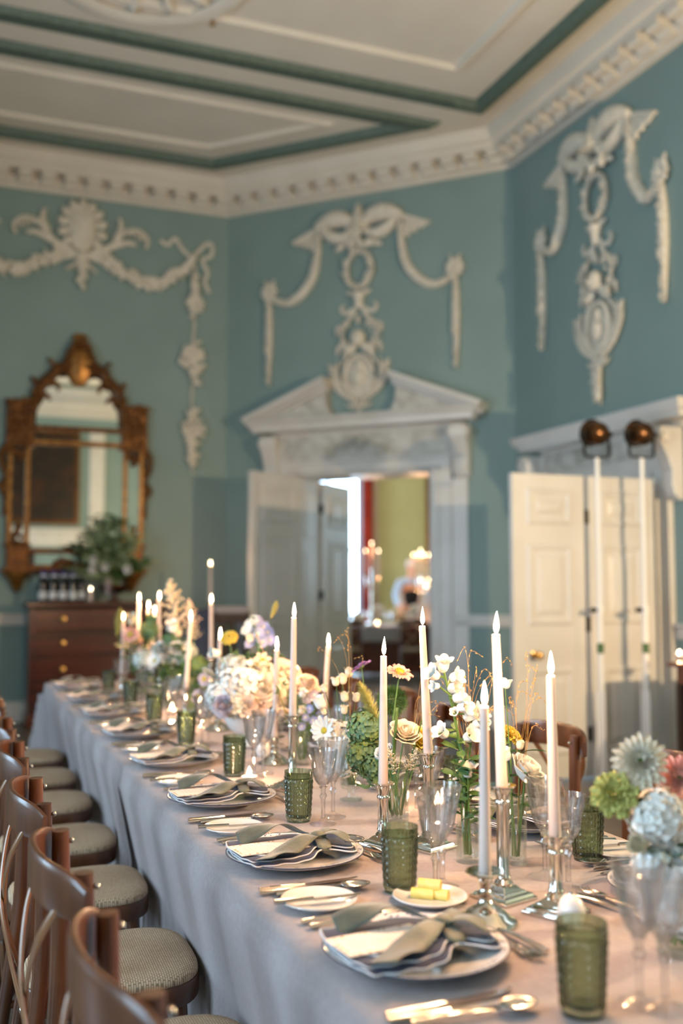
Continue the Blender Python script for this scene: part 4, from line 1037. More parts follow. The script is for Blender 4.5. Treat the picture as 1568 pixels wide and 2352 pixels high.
# ================================================================ BUTTER, EGG SHAKERS, TEALIGHTS
q = atz(987,2072,TZ); bp_ = tag(MB().lathe([(0,0),(.05,0),(.054,.003),(.068,.009),(.0715,.0125),(.070,.0145),(.062,.0115),(.052,.006),(0,.0055)],44,(0,0,0)).build('butter_plate','china'),'small white plate of butter curls beside the second green tumbler','plate'); bp_.location = (q[0],q[1],TOP)
for k,(dx,dy,dz,a) in enumerate(((-.012,.006,.014,.9),(.012,-.008,.014,.75),(.002,.004,.030,.85))):
    m = MB(); m.tube([(0,-.022,0),(0,-.0215,0),(0,.0215,0),(0,.022,0)],[.0045,.0105,.0105,.0045],18)
    o = tag(m.build('butter_curl','butter'), ['yellow butter roll lying at the left on the butter plate','yellow butter roll lying at the right on the butter plate','yellow butter roll stacked on top of two others'][k],'butter'); o.location = (q[0]+dx,q[1]+dy,TOP+dz); o.rotation_euler = (0,0,a)
for lab,(x,y) in (('white egg-shaped salt shaker behind the nearest green tumbler',(1312,2140)),('white egg-shaped salt shaker beside a low round candlestick',(603,1738))):
    p = atz(x,y,TZ); e = thing('salt_shaker',lab,'salt shaker',(p[0],p[1],TOP),0,'egg-shaped shakers')
    MB().lathe([(0,0),(.017,0),(.0215,.006),(.0245,.022),(.0235,.038),(.019,.052),(.011,.061),(0,.064)],24).build('egg_body','egg',e); MB().lathe([(.005,.0625),(.004,.0647),(0,.065)],10).build('cap','silver',e)
for i,(x,y) in enumerate(((572,1800),(1005,1862),(420,1672),(395,1640))):
    p = atz(x,y,TZ); tealight(['lit tealight in a clear cup beside the fourth green tumbler','lit tealight in a clear cup behind the middle candlesticks','lit tealight in a clear cup beyond the white bowl','farthest small lit tealight in a clear cup on the table'][i],(p[0],p[1],TOP),.034,.026)

# ================================================================ CANDLESTICKS AND CANDLES
def stick_mesh(t, h, kind):
    if kind == 'round':
        MB().lathe([(0,0),(.056,0),(.057,.004),(.052,.009),(.043,.013),(.037,.02),(.026,.027),(.014,.034),(.0105,.042),(.016,.047),(.0165,.051),(.010,.056),(.0085,.06),(.012,.066),(.014,.078),(.0135,h-.006)],36).build('base','silver',t)
        MB().lathe([(.0135,h-.008),(.034,h-.005),(.036,h-.002),(.034,h),(.0145,h-.001),(.0125,h-.02),(0,h-.02)],32).build('drip_pan','silver',t)
        return
    m = MB()
    for z0,z1,w0,w1 in ((0,.006,.092,.092),(.006,.012,.084,.078),(.012,.017,.066,.058),(.017,.026,.052,.034)):
        x0, x1 = w0/2, w1/2; m.put([(-x0,-x0,z0),(x0,-x0,z0),(x0,x0,z0),(-x0,x0,z0),(-x1,-x1,z1),(x1,-x1,z1),(x1,x1,z1),(-x1,x1,z1)],[(0,3,2,1),(4,5,6,7),(0,1,5,4),(1,2,6,5),(2,3,7,6),(3,0,4,7)])
    m.build('stepped_base','silver',t,smooth=False,bevel=.0012)
    MB().lathe([(.018,.025),(.0185,.03),(.013,.036),(.015,.041),(.0125,.046),(.0118,h-.04),(.0145,h-.036),(.0145,h-.03),(.0120,h-.027),(.0165,h-.012),(.017,h-.006),(.0,h-.006)],28).build('column','silver',t)
    MB().lathe([(.0165,h-.007),(.026,h-.003),(.0265,h),(.0145,h),(.0125,h-.015),(0,h-.015)],28,mod=lambda i,a:1+.03*cos(10*a)*(i in (1,2))).build('drip_pan','silver',t)
FLAME = None
def candle(label, loc, top_px, L=.30, r=.0115, lean=(0,0), fl=1.0, power=1.0, group='tall taper candles'):
    t = thing('taper_candle', label, 'candle', loc, 0, group)
    n = 12; c = [(lean[0]*L*i/n, lean[1]*L*i/n, L*i/n) for i in range(n+1)]
    MB().tube(c+[(c[-1][0],c[-1][1],L+.002)],[r*(1-.34*i/n) for i in range(n+1)]+[r*.5],20).build('wax','wax',t)
    tx, ty = lean[0]*L, lean[1]*L
    MB().tube([(tx,ty,L),(tx+.0006,ty,L+.005),(tx+.0022,ty,L+.010)],.0009,5).build('wick','wick',t)
    fx = .10*fl
    prof = [(0,.003),(.0034,.007),(.0053,.0135),(.0052,.020),(.0037,.030),(.0018,.040),(0,.047)]
    m = MB().lathe(prof,12,(tx+.001,ty,L)); V = m.v[-1]; dz = V[:,2]-L; V[:,0] += fx*dz*dz*9; m.build('flame','flame_core',t)
    l = bpy.data.lights.new('candle_glow','POINT'); l.energy = CANDLE_W*power; l.color = (1.0,.55,.28); l.shadow_soft_size = .012
    o = bpy.data.objects.new('candle_glow', l); COL.objects.link(o); o.parent = t; o.location = (tx+.001,ty,L+.030)
    return t
STICKS = [ # base pixel, height, kind, words, lean toward the photo's right, flame bend
 ((1277,2098),.142,'square','the nearest square-based candlestick at the right',(-.012,0),.0),
 ((1156,2064),.214,'square','the tall column candlestick between the bud vases',(-.03,.0),.9),
 ((1115,2122),.092,'round','the low round candlestick beside the butter plate',(.004,0),.0),
 ((985,1948),.216,'square','the tall column candlestick behind the second tumbler',(-.042,0),.1),
 ((880,1947),.146,'square','the column candlestick before the green hydrangea',(.006,0),.8),
 ((742,1726),.092,'round','the low candlestick hidden behind lisianthus buds',(.06,0),.3),
 ((671,1810),.214,'square','the tall column candlestick behind the third tumbler',(.010,0),.1),
 ((630,1754),.092,'round','the low round candlestick beside the egg shaker',(.02,0),.0),
 ((500,1677),.090,'round','the low round candlestick left of the white bowl',(.02,0),.5),
 ((426,1664),.158,'square','the column candlestick behind the fifth tumbler',(.055,0),.1),
 ((484,1612),.222,'square','the tall candlestick beyond the white bowl',(-.01,0),.0),
 ((365,1598),.235,'square','the tall far candlestick, right of a close group',(-.02,0),.0),
 ((350,1583),.15,'square','the middle candlestick of the far group',(.02,0),.0),
 ((317,1592),.225,'square','the tall far candlestick, left of a close group',(-.01,0),.0),
 ((280,1598),.12,'square','the farthest left candlestick near the corner of the table',(.0,0),.0),
 ((338,1590),.18,'square','the small candlestick at the back of the far group',(.0,0),.0)]
for (x,y),h,kind,wd,lean,fl in STICKS:
    p = atz(x,y,TZ); t = thing('candlestick', f'silver {"round-footed" if kind=="round" else "square-based"} holder: {wd}', 'candlestick', (p[0],p[1],TOP), random.uniform(.2,.5) if kind!='round' else 0, 'silver candlesticks')
    stick_mesh(t,h,kind)
    L = .302 if 'hidden' not in wd else .30
    lu = (lean[0]*cos(TH), -lean[0]*sin(TH))
    candle(f'lit white taper candle in {wd}', (p[0],p[1],TOP+h-.014), None, L, .0115, lu, fl)
# pale candle on the draped cabinet in the corner
p = at(482,1400,9.52); t = thing('candlestick','slim dark candlestick on the grey draped cabinet','candlestick',(p[0],p[1],1.125)); MB().lathe([(0,0),(.05,0),(.05,.006),(.012,.012),(.01,.05),(.02,.06),(.016,.07),(0,.07)],20).build('foot','copper',t)
candle('pale lit candle on the grey draped cabinet, highest in the row of flames',(p[0],p[1],1.19),None,.36,.02,(0,0),0,1.0,'corner candle')
# ================================================================ FLOWERS
def petal(L, W, cup=.3, curl=.2, n=5, m=4, base=.25, ruf=0, tipw=1.0, seed=0):
    """patch along +y, width in x, lifting in z; cup bends the sides up, curl bends the tip"""
    V = []
    for i in range(n+1):
        a = i/n; w = W*(base+(1-base)*sin(pi*min(1,a*.62+.02))**.8)*(1 if a<.75 else 1-(1-(1-(a-.75)/.25)**2)*.0-((a-.75)/.25)**2*(.55/tipw))
        for j in range(m+1):
            b = j/m*2-1
            V.append((b*w/2, L*a*(1-.12*abs(b)*a*a), cup*W*(b*b)*.6*(.4+a*.6) + curl*L*a*a + ruf*L*sin(b*5+seed+a*3)*a))
    q = m+1
    return np.array(V), [(i*q+j,i*q+j+1,(i+1)*q+j+1,(i+1)*q+j) for i in range(n) for j in range(m)]
def fib(n):
    for i in range(n):
        z = 1-2*(i+.5)/n; r = math.sqrt(1-z*z); a = i*2.39996; yield np.array((r*cos(a), r*sin(a), z))
def ring(mb, B, c, n, tilt, r0, pv, rot=0, jit=.1, k=1):
    """n petals round axis B[:,2]; tilt 0 = flat outwards, pi/2 = upright"""
    for i in range(n):
        a = rot+2*pi*i/n+random.uniform(-jit,jit)
        M = B @ rotm('z',a) @ rotm('x',tilt+random.uniform(-jit,jit)*.6)
        o = B @ rotm('z',a) @ np.array((0,r0,0))
        mb.put(pv[0],pv[1],M,np.array(c)+o,k*random.uniform(.92,1.08))
def shell(m, B, c, r, prof, lobes, ph, wave=.3, n=40, tw=.16):
    V = []; F = []; q = len(prof)
    for i,(a,z) in enumerate(prof):
        e = max(0,i/(q-1)-.35)/.65
        for j in range(n):
            th = 2*pi*j/n; lob = abs(sin(th*lobes/2+ph+.15*sin(3*th))); s_ = 1+tw*((((th*lobes/2+ph)/pi)%1)-.5)+.05*e*sin(7*th+ph)
            V.append((r*a*s_*(1+.10*e*lob)*cos(th), r*a*s_*(1+.10*e*lob)*sin(th), r*(z+wave*e*(lob**.7-.75))))
    for i in range(q-1):
        for j in range(n): F.append((i*n+j,i*n+(j+1)%n,(i+1)*n+(j+1)%n,(i+1)*n+j))
    m.put(V,F,B,c)
def bloom(kind, c, d, r):
    """parts of one flower head of radius r at c facing d: {part name: (MB, material slot)}"""
    B = basis(d, random.uniform(0,6)); c = np.array(c,float); P = {}
    m = MB()
    if kind == 'rose':
        g = random.uniform(0,6)
        shell(m,B,c,r,[(.12,-.30),(.5,-.22),(.82,.0),(.98,.22),(1.08,.36),(1.16,.36)],5,g,.16)
        shell(m,B,c,r,[(.12,-.2),(.45,-.1),(.72,.14),(.84,.40),(.93,.54),(.99,.56)],5,g+1.1,.16)
        shell(m,B,c,r,[(.12,-.1),(.36,.0),(.58,.24),(.66,.50),(.73,.66),(.78,.69)],4,g+2.3,.14)
        shell(m,B,c,r,[(.10,.0),(.28,.1),(.43,.34),(.48,.58),(.52,.74),(.55,.77)],4,g+3.1,.12)
        shell(m,B,c,r,[(.08,.1),(.2,.2),(.29,.42),(.31,.62),(.31,.76),(.29,.82)],3,g+4.0,.10)
        m.ball(c+B[:,2]*r*.5,r*.18,10,7,sq=(1,1,1.4),M=B)
        P['petals'] = (m,0)
    elif kind == 'carnation':
        for k in range(5): ring(m,B,c,8+k*2,1.3-k*.3,r*.1,petal(r*(.55+.1*k),r*.5,.2,0,5,6,.2,.12,2.0,k),k,.25)
        P['petals'] = (m,0)
    elif kind == 'mum':
        for k in range(5): ring(m,B,c+B[:,2]*r*.08*k,20-k*2,.05+k*.26,r*.10,petal(r*(1-.14*k),r*.25,.7,.10,5,2,.45,0,2.4),k*.3,.06)
        P['petals'] = (m,0); q = MB(); q.ball(c+B[:,2]*r*.12,r*.26,12,6,sq=(1,1,.6),M=B); P['centre'] = (q,2)
    elif kind == 'daisy':
        for k in range(2): ring(m,B,c+B[:,2]*r*.03*k,11,.1+k*.2,r*.12,petal(r*(.95-.1*k),r*.34,.4,.05,5,3,.3,0,1.6),k*.3,.1)
        P['petals'] = (m,0); q = MB(); q.ball(c+B[:,2]*r*.08,r*.24,12,6,sq=(1,1,.5),M=B); P['centre'] = (q,2)
    elif kind == 'lily':      # narcissus-like pointed star
        ring(m,B,c,6,.35,r*.08,petal(r,r*.5,.5,-.15,6,4,.3,0,.9),0,.1); P['petals'] = (m,0)
        q = MB(); q.lathe([(.1*r,0),(.22*r,.2*r),(.26*r,.26*r),(.2*r,.2*r),(0,.05*r)],12,c,M=B); P['centre'] = (q,2)
    elif kind == 'lis':       # lisianthus cup
        n = 36; V = []; F = []; g = random.uniform(0,6)
        prof = [(.12,0),(.45,.10),(.66,.35),(.74,.75),(.72,1.15),(.74,1.5),(.90,1.8)]
        for i,(a,z) in enumerate(prof):
            for j in range(n):
                th = 2*pi*j/n; e = max(0,i-3)/3; lob = abs(sin(th*2+g)); sp_ = .10*(((th*2+g)/pi)%1-.5)
                V.append((r*a*(1+sp_+.1*e*lob)*cos(th), r*a*(1+sp_+.1*e*lob)*sin(th), r*(z+.45*e*(lob**.8-.7))))
        for i in range(len(prof)-1):
            for j in range(n): F.append((i*n+j,i*n+(j+1)%n,(i+1)*n+(j+1)%n,(i+1)*n+j))
        m.put(V,F,B,c); m.lathe([(.1,.1),(.5,.4),(.55,.9),(.4,1.3),(.2,1.5),(0,1.55)],12,c,M=B,mod=lambda i,a: r*(1+.15*sin(3*a+i))) if False else None
        ring(m,B,c+B[:,2]*r*.1,3,1.42,r*.25,petal(r*1.5,r*.8,.6,-.05,5,4,.5,.02,1.6),g,.1)
        P['petals'] = (m,0); q = MB(); ring(q,B,c-B[:,2]*r*.05,5,1.0,r*.1,petal(r*.7,r*.16,.2,.1,3,2),0,.1); P['sepals'] = (q,1)
    elif kind == 'bell':      # campanula: bell with five flared lobes
        n = 40; V = []; F = []
        prof = [(.10,0),(.42,.10),(.58,.35),(.60,.70),(.62,1.05),(.74,1.32),(.98,1.50)]
        for i,(a,z) in enumerate(prof):
            for j in range(n):
                th = 2*pi*j/n; e = max(0,i-3)/3; lob = abs(cos(th*2.5)); q_ = a*(1+.05*cos(5*th)) *(1+.12*e*lob); zz = z+.28*e*(lob**.7-.6)
                V.append((r*q_*cos(th), r*q_*sin(th), r*zz))
        for i in range(len(prof)-1):
            for j in range(n): F.append((i*n+j,i*n+(j+1)%n,(i+1)*n+(j+1)%n,(i+1)*n+j))
        m.put(V,F,B,c); P['petals'] = (m,0); q = MB(); ring(q,B,c-B[:,2]*r*.05,5,.9,r*.1,petal(r*.75,r*.3,.3,.15,4,2),0,.2); P['sepals'] = (q,1)
    elif kind == 'hydr':
        nf = 190 if r > .03 else 110
        for p in fib(nf):
            if p @ np.array((0,0,1)) < -.75: continue
            b = basis(p+np.random.uniform(-.25,.25,3), random.uniform(0,6)); o = c+B@(p*r*random.uniform(.80,1.08)); b = B@b; fs = (.175 if nf > 150 else .21)*random.uniform(.8,1.2)
            ring(m,b,o,4,.2,r*.01,petal(r*fs,r*fs*1.05,.35,.0,3,2,.3,0,2),0,.15)
        m.ball(c,r*.72,12,8); P['florets'] = (m,0)
    elif kind == 'scab':
        ring(m,B,c,9,.12,r*.25,petal(r*.85,r*.62,.2,-.08,5,6,.4,.10,2.2),0,.2); ring(m,B,c+B[:,2]*r*.06,8,.5,r*.18,petal(r*.5,r*.42,.2,0,4,5,.4,.12,2),.3,.2)
        P['petals'] = (m,0); q = MB(); q.ball(c+B[:,2]*r*.1,r*.38,12,7,sq=(1,1,.6),M=B)
        for p in fib(50):
            if p[2] > 0: q.ball(c+B@(p*np.array((.38,.38,.24))*r+np.array((0,0,.1*r))),r*.045,5,4)
        P['centre'] = (q,2)
    elif kind == 'moss':
        m.ball(c,r*.72,16,10)
        for p in fib(700):
            b = basis(p+np.random.uniform(-.3,.3,3)); m.put([(-.05,0,0),(.05,0,0),(0,.05,.03),(random.uniform(-.06,.06),0,random.uniform(.2,.42))],[(0,1,3),(1,2,3),(2,0,3)],b,c+p*r*.70,r)
        P['tuft'] = (m,0)
    elif kind == 'foxtail':
        ax = np.array(d,float); Lf = r
        for k in range(900):
            a = random.random(); th = random.uniform(0,2*pi); ct = c+B@np.array((.06*Lf*sin(a*2.2),0,a*Lf)); w_ = Lf*.15*sin(pi*(.12+.82*a))
            dd = B@np.array((cos(th),sin(th),.9)); dd /= np.linalg.norm(dd); s = np.cross(dd,(0.3,.5,.8)); s /= np.linalg.norm(s); tip = ct+dd*w_*random.uniform(.9,1.9)
            m.put([ct-s*.0011,ct+s*.0011,tip],[(0,1,2)])
        m.tube([c+B@np.array((.06*Lf*sin(i/8*2.2),0,i/8*Lf)) for i in range(9)],[Lf*.022*sin(pi*(.15+.78*i/8)) for i in range(9)],8); P['bristles'] = (m,0)
    elif kind == 'plume':     # astilbe / froth
        for k in range(26):
            a = k/26; th = k*2.4; o = c+B@np.array((0,0,a*r)); e = B@np.array((cos(th),sin(th),.75))*r*.36*(1-a*.85)
            for j in range(7):
                f = (j+1)/7; m.ball(o+e*f+np.random.uniform(-.012,.012,3)*r*2,r*.026*(1.25-f*.5),5,4)
        m.tube([c,c+B[:,2]*r],r*.012,5); P['florets'] = (m,0)
    elif kind == 'buds':
        for k in range(10): m.ball(c+B@np.array((random.uniform(-.4,.4),random.uniform(-.4,.4),random.uniform(0,1)))*r,r*.13,6,5,sq=(1,1,1.5))
        P['buds'] = (m,0)
    elif kind == 'button':    # flat-topped yellow cluster
        for p in fib(90):
            if p[2] > -.2: m.ball(c+B@(p*np.array((1,1,.6)))*r*.9,r*.16,6,4)
        P['florets'] = (m,0)
    return P
def leafshape(m, c, d, L, W, roll=0, curl=-.25):
    d = np.array(d,float); d /= np.linalg.norm(d); h = np.array((0,0,1.)); s = np.cross(d,h); s /= np.linalg.norm(s)+1e-9; u = np.cross(s,d)
    M = np.stack([s*cos(roll)+u*sin(roll), d, -s*sin(roll)+u*cos(roll)],1); V,F = petal(L,W,.35,curl,6,4,.15,.02,.62); m.put(V,F,M,c)
STUFFP = ('florets','tuft','bristles','buds')
def flower(name, label, cat, base, head, kind, r, col, face=None, mid=None, leaves=0, lm='leaf', group=None, sr=.0016, cc='pollen', leafL=.05, stem='stem', extra=()):
    """one cut stem: stem, leaves and one or more heads (head, extra = [(point, kind, r, face)])"""
    base = np.array(base,float); head = np.array(head,float); t = thing(name,label,cat,tuple(base),0,group)
    d0 = head-base; md = np.array(mid,float)-base if mid is not None else d0*.5+np.array((0,0,.04))*np.linalg.norm(d0)
    c = curve([(0,0,0),md,d0],8); MB().tube(c,[sr*1.25-sr*.5*i/len(c) for i in range(len(c))],6).build('stem',stem,t)
    def hd(p,k,rr,f):
        for nm,(m,slot) in bloom(k,np.array(p)-base,f,rr).items():
            o = m.build(nm,(col,'leaf',cc)[slot],t,ang=1.6)
            if nm in STUFFP: o['kind'] = 'stuff'
    f0 = face if face is not None else (c[-1]-c[-4])
    hd(head,kind,r,f0)
    for e in extra:
        e0 = np.array(e[0],float); i = min(range(len(c)),key=lambda q: np.linalg.norm(c[q]-(e0-base))+abs(c[q][2]-(e0-base)[2]+.02)*.8)
        MB().tube(curve([c[i],(c[i]+e0-base)/2+np.array((0,0,.004)),e0-base],5),sr*.7,5).build('side_stem',stem,t); hd(*e)
    for k in range(leaves):
        i = int(len(c)*random.uniform(.35,.97)); a = random.uniform(0,6.28); m = MB(); leafshape(m,c[i],(cos(a),sin(a),random.uniform(.1,.7)),leafL*random.uniform(.7,1.2),leafL*.36,random.uniform(-.6,.6)); m.build('leaf',lm,t,ang=1.6)
    return t
def grass(label, base, tips, group='wispy grass stems'):
    base = np.array(base,float); t = thing('panic_grass',label,'grass stem',tuple(base),0,group); top = np.mean([np.array(q) for q in tips],0)-base
    c = curve([(0,0,0),top*.35+np.array((0,0,.02)),top*.62],8); MB().tube(c,.0006,5).build('stem','seed',t)
    m = MB(); sd = MB()
    for q in tips:
        q = np.array(q)-base; i0 = c[random.randint(10,len(c)-1)]; hz = np.array((random.uniform(-1,1),random.uniform(-.4,.4),0))*.035; b = curve([i0,(i0*.5+q*.5)+np.array((0,0,.03)),q+hz*.6,q+hz*1.6-np.array((0,0,random.uniform(.0,.03)))],6); m.tube(b,.0003,4)
        for i in range(9,len(b),2):
            for k in range(1): sd.ball(b[i]+np.random.uniform(-.003,.003,3),.0013,5,4,sq=(.8,.8,2.1),M=basis(b[i]-b[i-1]+np.random.uniform(-.002,.002,3)))
    m.build('branches','seed',t)['kind'] = 'stuff'; sd.build('seeds','seed',t)['kind'] = 'stuff'; return t
def cylvase(label, loc, r, h, m='vase_glass', thick=.0025, solid=.012):
    t = thing('bud_vase',label,'vase',loc,0,'clear glass bud vases')
    MB().lathe([(0,0),(r,0),(r,h),(r-thick,h),(r-thick,solid),(0,solid)],32).build('glass_tube',m,t)
    MB().lathe([(0,solid+.001),(r-thick-.0008,solid+.001),(r-thick-.0008,h*.55),(0,h*.55)],24).build('water','clear',t); return t
W = lambda x,y,v: at(x,y,v)
# ---- bud vases beside the tall candlestick
va = atz(1075,1980,TZ); vb = atz(1188,1985,TZ); A = lambda dx=0,dy=0: (va[0]+dx,va[1]+dy,TOP+.016); Bv = lambda dx=0,dy=0: (vb[0]+dx,vb[1]+dy,TOP+.016)
cylvase('clear glass tube vase of campanula stems before the tall candlestick',(va[0],va[1],TOP),.026,.115); cylvase('narrow clear glass tube vase under the large white rose',(vb[0],vb[1],TOP),.021,.145)
ex = []
V0 = va[1]
right, upv = _rt, np.array((0,0,1.)); tow = -_fw
for x,y,fx,fz,r in ((1006,1556,-.8,.6,.019),(1018,1540,.05,1,.019),(1034,1560,.8,.45,.018),(1030,1582,.7,.2,.018),(1040,1606,.8,.3,.018),(1052,1626,.8,.3,.019),(1064,1650,.7,.4,.020),(1088,1668,.5,.4,.020),(1008,1576,-.7,.1,.012),(1026,1690,-.75,.65,.019),(1068,1698,.5,.5,.020),(1046,1640,-.2,.3,.010)):
    ex.append((W(x,y,V0+random.uniform(-.02,.01)),'bell',r,right*fx+upv*fz+tow*random.uniform(.2,.7)))
flower('campanula_stem','tall white campanula spire with many open bells, left of the tall candles','flower',A(-.004),W(1020,1545,V0),'bell',.017,'petal_white',right*-.3+upv,mid=W(1062,1750,V0),leaves=0,sr=.0034,extra=ex[:6],group=None)
flower('campanula_stem','second white campanula stem, lower bells right of the green spire','flower',A(.006,.004),W(1086,1650,V0+.01),'bell',.021,'petal_white',right*.6+upv*.6+tow*.4,mid=W(1075,1790,V0+.01),leaves=5,lm='leaf_dark',sr=.003,extra=ex[6:],leafL=.045)
flower('campanula_stem','short campanula stem with a bell facing forward above the vase rim','flower',A(.0,-.008),W(1074,1785,V0-.015),'bell',.020,'petal_white',upv*1+tow*.3,leaves=3,sr=.0024,extra=[(W(1093,1822,V0-.015),'bell',.016,right*.7+upv*.7),(W(1052,1798,V0-.01),'lis',.007,right*-.6+upv*.6)],leafL=.045)
for k in range(3): flower('foliage_sprig',['leafy green sprig low on the left of the campanula vase','leafy green sprig in the middle of the campanula vase','leafy green sprig behind the campanula bells'][k],'foliage',A(-.008+.008*k),W((1050,1072,1040)[k],(1770,1730,1610)[k],V0+.012*(k-1)),'buds',.012,'leaf',leaves=16,lm=('leaf_dark','leaf','leaf')[k],leafL=.055,sr=.002)
flower('white_rose','large open white rose facing forward beside the right-hand candle','flower',Bv(.002),W(1206,1778,vb[1]-.02),'rose',.038,'petal_white',right*.65+upv*.8+tow*.35,leaves=3,lm='leaf_dark',sr=.0028,leafL=.05)
flower('lisianthus_stem','single white lisianthus bud on a high thin stem right of the tallest candle','flower',Bv(-.006),W(1160,1582,vb[1]+.03),'lis',.012,'petal_white',right*.25+upv,mid=W(1172,1760,vb[1]+.02),sr=.0014)
flower('carnation','yellow ruffled carnation behind the two tall candles','flower',Bv(-.008,.006),W(1172,1692,vb[1]+.05),'carnation',.030,'petal_yellow',upv*.8+right*.5+tow*.3,sr=.002,leaves=2,leafL=.05)
flower('freesia_stem','small cream flower with green sepals above the white rose','flower',Bv(.006,.004),W(1192,1722,vb[1]+.005),'lis',.011,'petal_cream',upv+right*.2,sr=.0016,leaves=4,lm='leaf_dark',leafL=.05)
flower('lisianthus_stem','white lisianthus bloom tucked left of the large rose','flower',Bv(-.004,-.004),W(1165,1748,vb[1]-.01),'lis',.015,'petal_white',upv+right*-.3,sr=.0016)
for k in range(5):
    m_ = [W(random.uniform(1000,1160),random.uniform(1480,1660),va[1]+random.uniform(-.03,.08)) for _ in range(7)] if k<3 else [W(random.uniform(1150,1250),random.uniform(1490,1680),vb[1]+random.uniform(-.02,.05)) for _ in range(6)]
    grass(f'wispy golden grass spray over the bud vases, {ORD[k]} from the left',A(random.uniform(-.01,.01)) if k<3 else Bv(random.uniform(-.008,.008)),m_)
# ---- stemmed glass with white hydrangea; green hydrangea and foxtail beside it
vc = atz(806,1838,TZ); gc = thing('stemmed_vase','small footed glass holding the white hydrangea behind the goblets','vase',(vc[0],vc[1],TOP))
MB().lathe([(0,0),(.031,0),(.032,.003),(.012,.009),(.008,.018),(.012,.027),(.028,.034),(.031,.042),(.031,.09),(.0285,.09),(.0285,.042),(.01,.036),(0,.036)],32).build('glass_bowl','vase_glass',gc)
MB().lathe([(0,.037),(.012,.037),(.0275,.043),(.0275,.07),(0,.07)],24).build('water','clear',gc)
Cb = lambda dx=0,dy=0: (vc[0]+dx,vc[1]+dy,TOP+.042); VC = vc[1]
flower('hydrangea','round white hydrangea head in the footed glass','flower',Cb(0,0),W(778,1700,VC-.005),'hydr',.055,'petal_white',upv*.8+tow*.6,sr=.003)
flower('hydrangea','trailing white hydrangea head below the daisy, over the glass rim','flower',Cb(.004,-.004),W(795,1752,VC-.012),'hydr',.036,'petal_pale',upv*.3+tow,sr=.003)
flower('daisy','white daisy with yellow eye left of the white hydrangea','flower',Cb(-.006,0),W(745,1678,VC-.03),'daisy',.040,'petal_white',right*-.5+upv*.3+tow*.9,sr=.0018)
for k,(x,y,dv,r,fx) in enumerate(((741,1628,.0,.020,-.5),(748,1590,.01,.012,-.3),(772,1576,.0,.014,-.15),(786,1572,.0,.016,.1),(801,1556,.01,.015,.0),(792,1612,-.01,.015,-.1),(816,1612,.0,.0135,.15),(790,1640,-.012,.013,.0),(746,1642,-.01,.010,-.4))):
    flower('lisianthus_stem',['white lisianthus bud leaning farthest left above the daisy','pointed cream lisianthus bud left of the candle cluster','left of a touching pair of cream lisianthus buds','right of a touching pair of cream lisianthus buds','highest cream lisianthus bud below the purple scabiosa','upper greenish lisianthus bud of two stacked','small round cream lisianthus bud beside the foxtail','lower greenish lisianthus bud of two stacked','half-closed green lisianthus bud low at the left'][k],'flower',Cb(random.uniform(-.012,.012),random.uniform(-.01,.01)),W(x,y,VC+dv),'lis',r,'petal_cream' if k not in (0,) else 'petal_white',right*fx+upv,mid=W((x+790)/2+2,1690,VC+dv),sr=.0013,stem='leaf_dark')
vd = atz(912,1888,TZ); cylvase('straight glass vase packed with green stems behind a column candlestick',(vd[0],vd[1],TOP),.030,.125); Db = lambda dx=0,dy=0: (vd[0]+dx,vd[1]+dy,TOP+.016); VD = vd[1]
for k in range(3): 
    x,y,r = ((842,1672,.050),(838,1735,.048),(866,1766,.040))[k]
    flower('green_hydrangea',['upper green hydrangea head left of the column candle','middle green hydrangea head left of the column candle','lower green hydrangea head drooping toward the table'][k],'flower',Cb(.018,-.008+.004*k) if k<2 else Db(-.012,0),W(x,y,2.50 if k<2 else 2.44),'hydr',r,'leaf_blue',tow*1+upv*.3+right*-.2,sr=.0028,mid=W(850,1800,2.5) if k<2 else None)
flower('foxtail_grass','bristly pale yellow foxtail seed head leaning left above green hydrangea','grass stem',Db(-.012,.004),W(874,1668,2.46),'foxtail',.128,'foxtail',_rt*-.48+upv,sr=.0016)
flower('moss_dianthus','fuzzy round green dianthus head behind the column candle','flower',Db(.0,.012),W(900,1610,2.52),'moss',.046,'leaf',upv,sr=.002)
flower('scabiosa','pale pink scabiosa with yellow centre right of a candle flame','flower',Db(.008,.0),W(917,1545,2.40),'scab',.034,'petal_pink',upv*.9+tow*.4+right*.25,mid=W(902,1690,2.40),sr=.0019)
flower('scabiosa','lilac scabiosa seen from the side above cream buds','flower',Cb(.012,.004),W(830,1532,2.62),'scab',.030,'petal_lilac',upv*.8+right*-.5+tow*-.1,mid=W(838,1640,2.6),sr=.0019,cc='pollen_green')
for k,(x,y,r,c,fx) in enumerate(((928,1688,.034,'petal_cream',.2),(955,1702,.034,'petal_yellow',.5),(884,1730,.022,'petal_white',-.5),(972,1690,.022,'petal_cream',.7))):
    flower('garden_rose',['ruffled cream rose between two column candlesticks','yellow-tinted rose touching the right column candle','small white rose half hidden behind the column candle','small cream rose peeping right of the second column candle'][k],'flower',Db(-.01+.007*k,.004),W(x,y,2.36+.02*k),'rose',r,c,upv*.7+right*fx+tow*.5,sr=.0022,leaves=1,lm='leaf_dark',leafL=.04)
for k,(x,y) in enumerate(((908,1775),(935,1770))): flower('astilbe','%s frothy cream astilbe plume below the roses' % ('left','right')[k],'flower',Db(-.004+.01*k,-.008),W(x,y,2.31),'plume',.070,'froth',upv+right*(-.3,.4)[k]+tow*.5,sr=.0016)
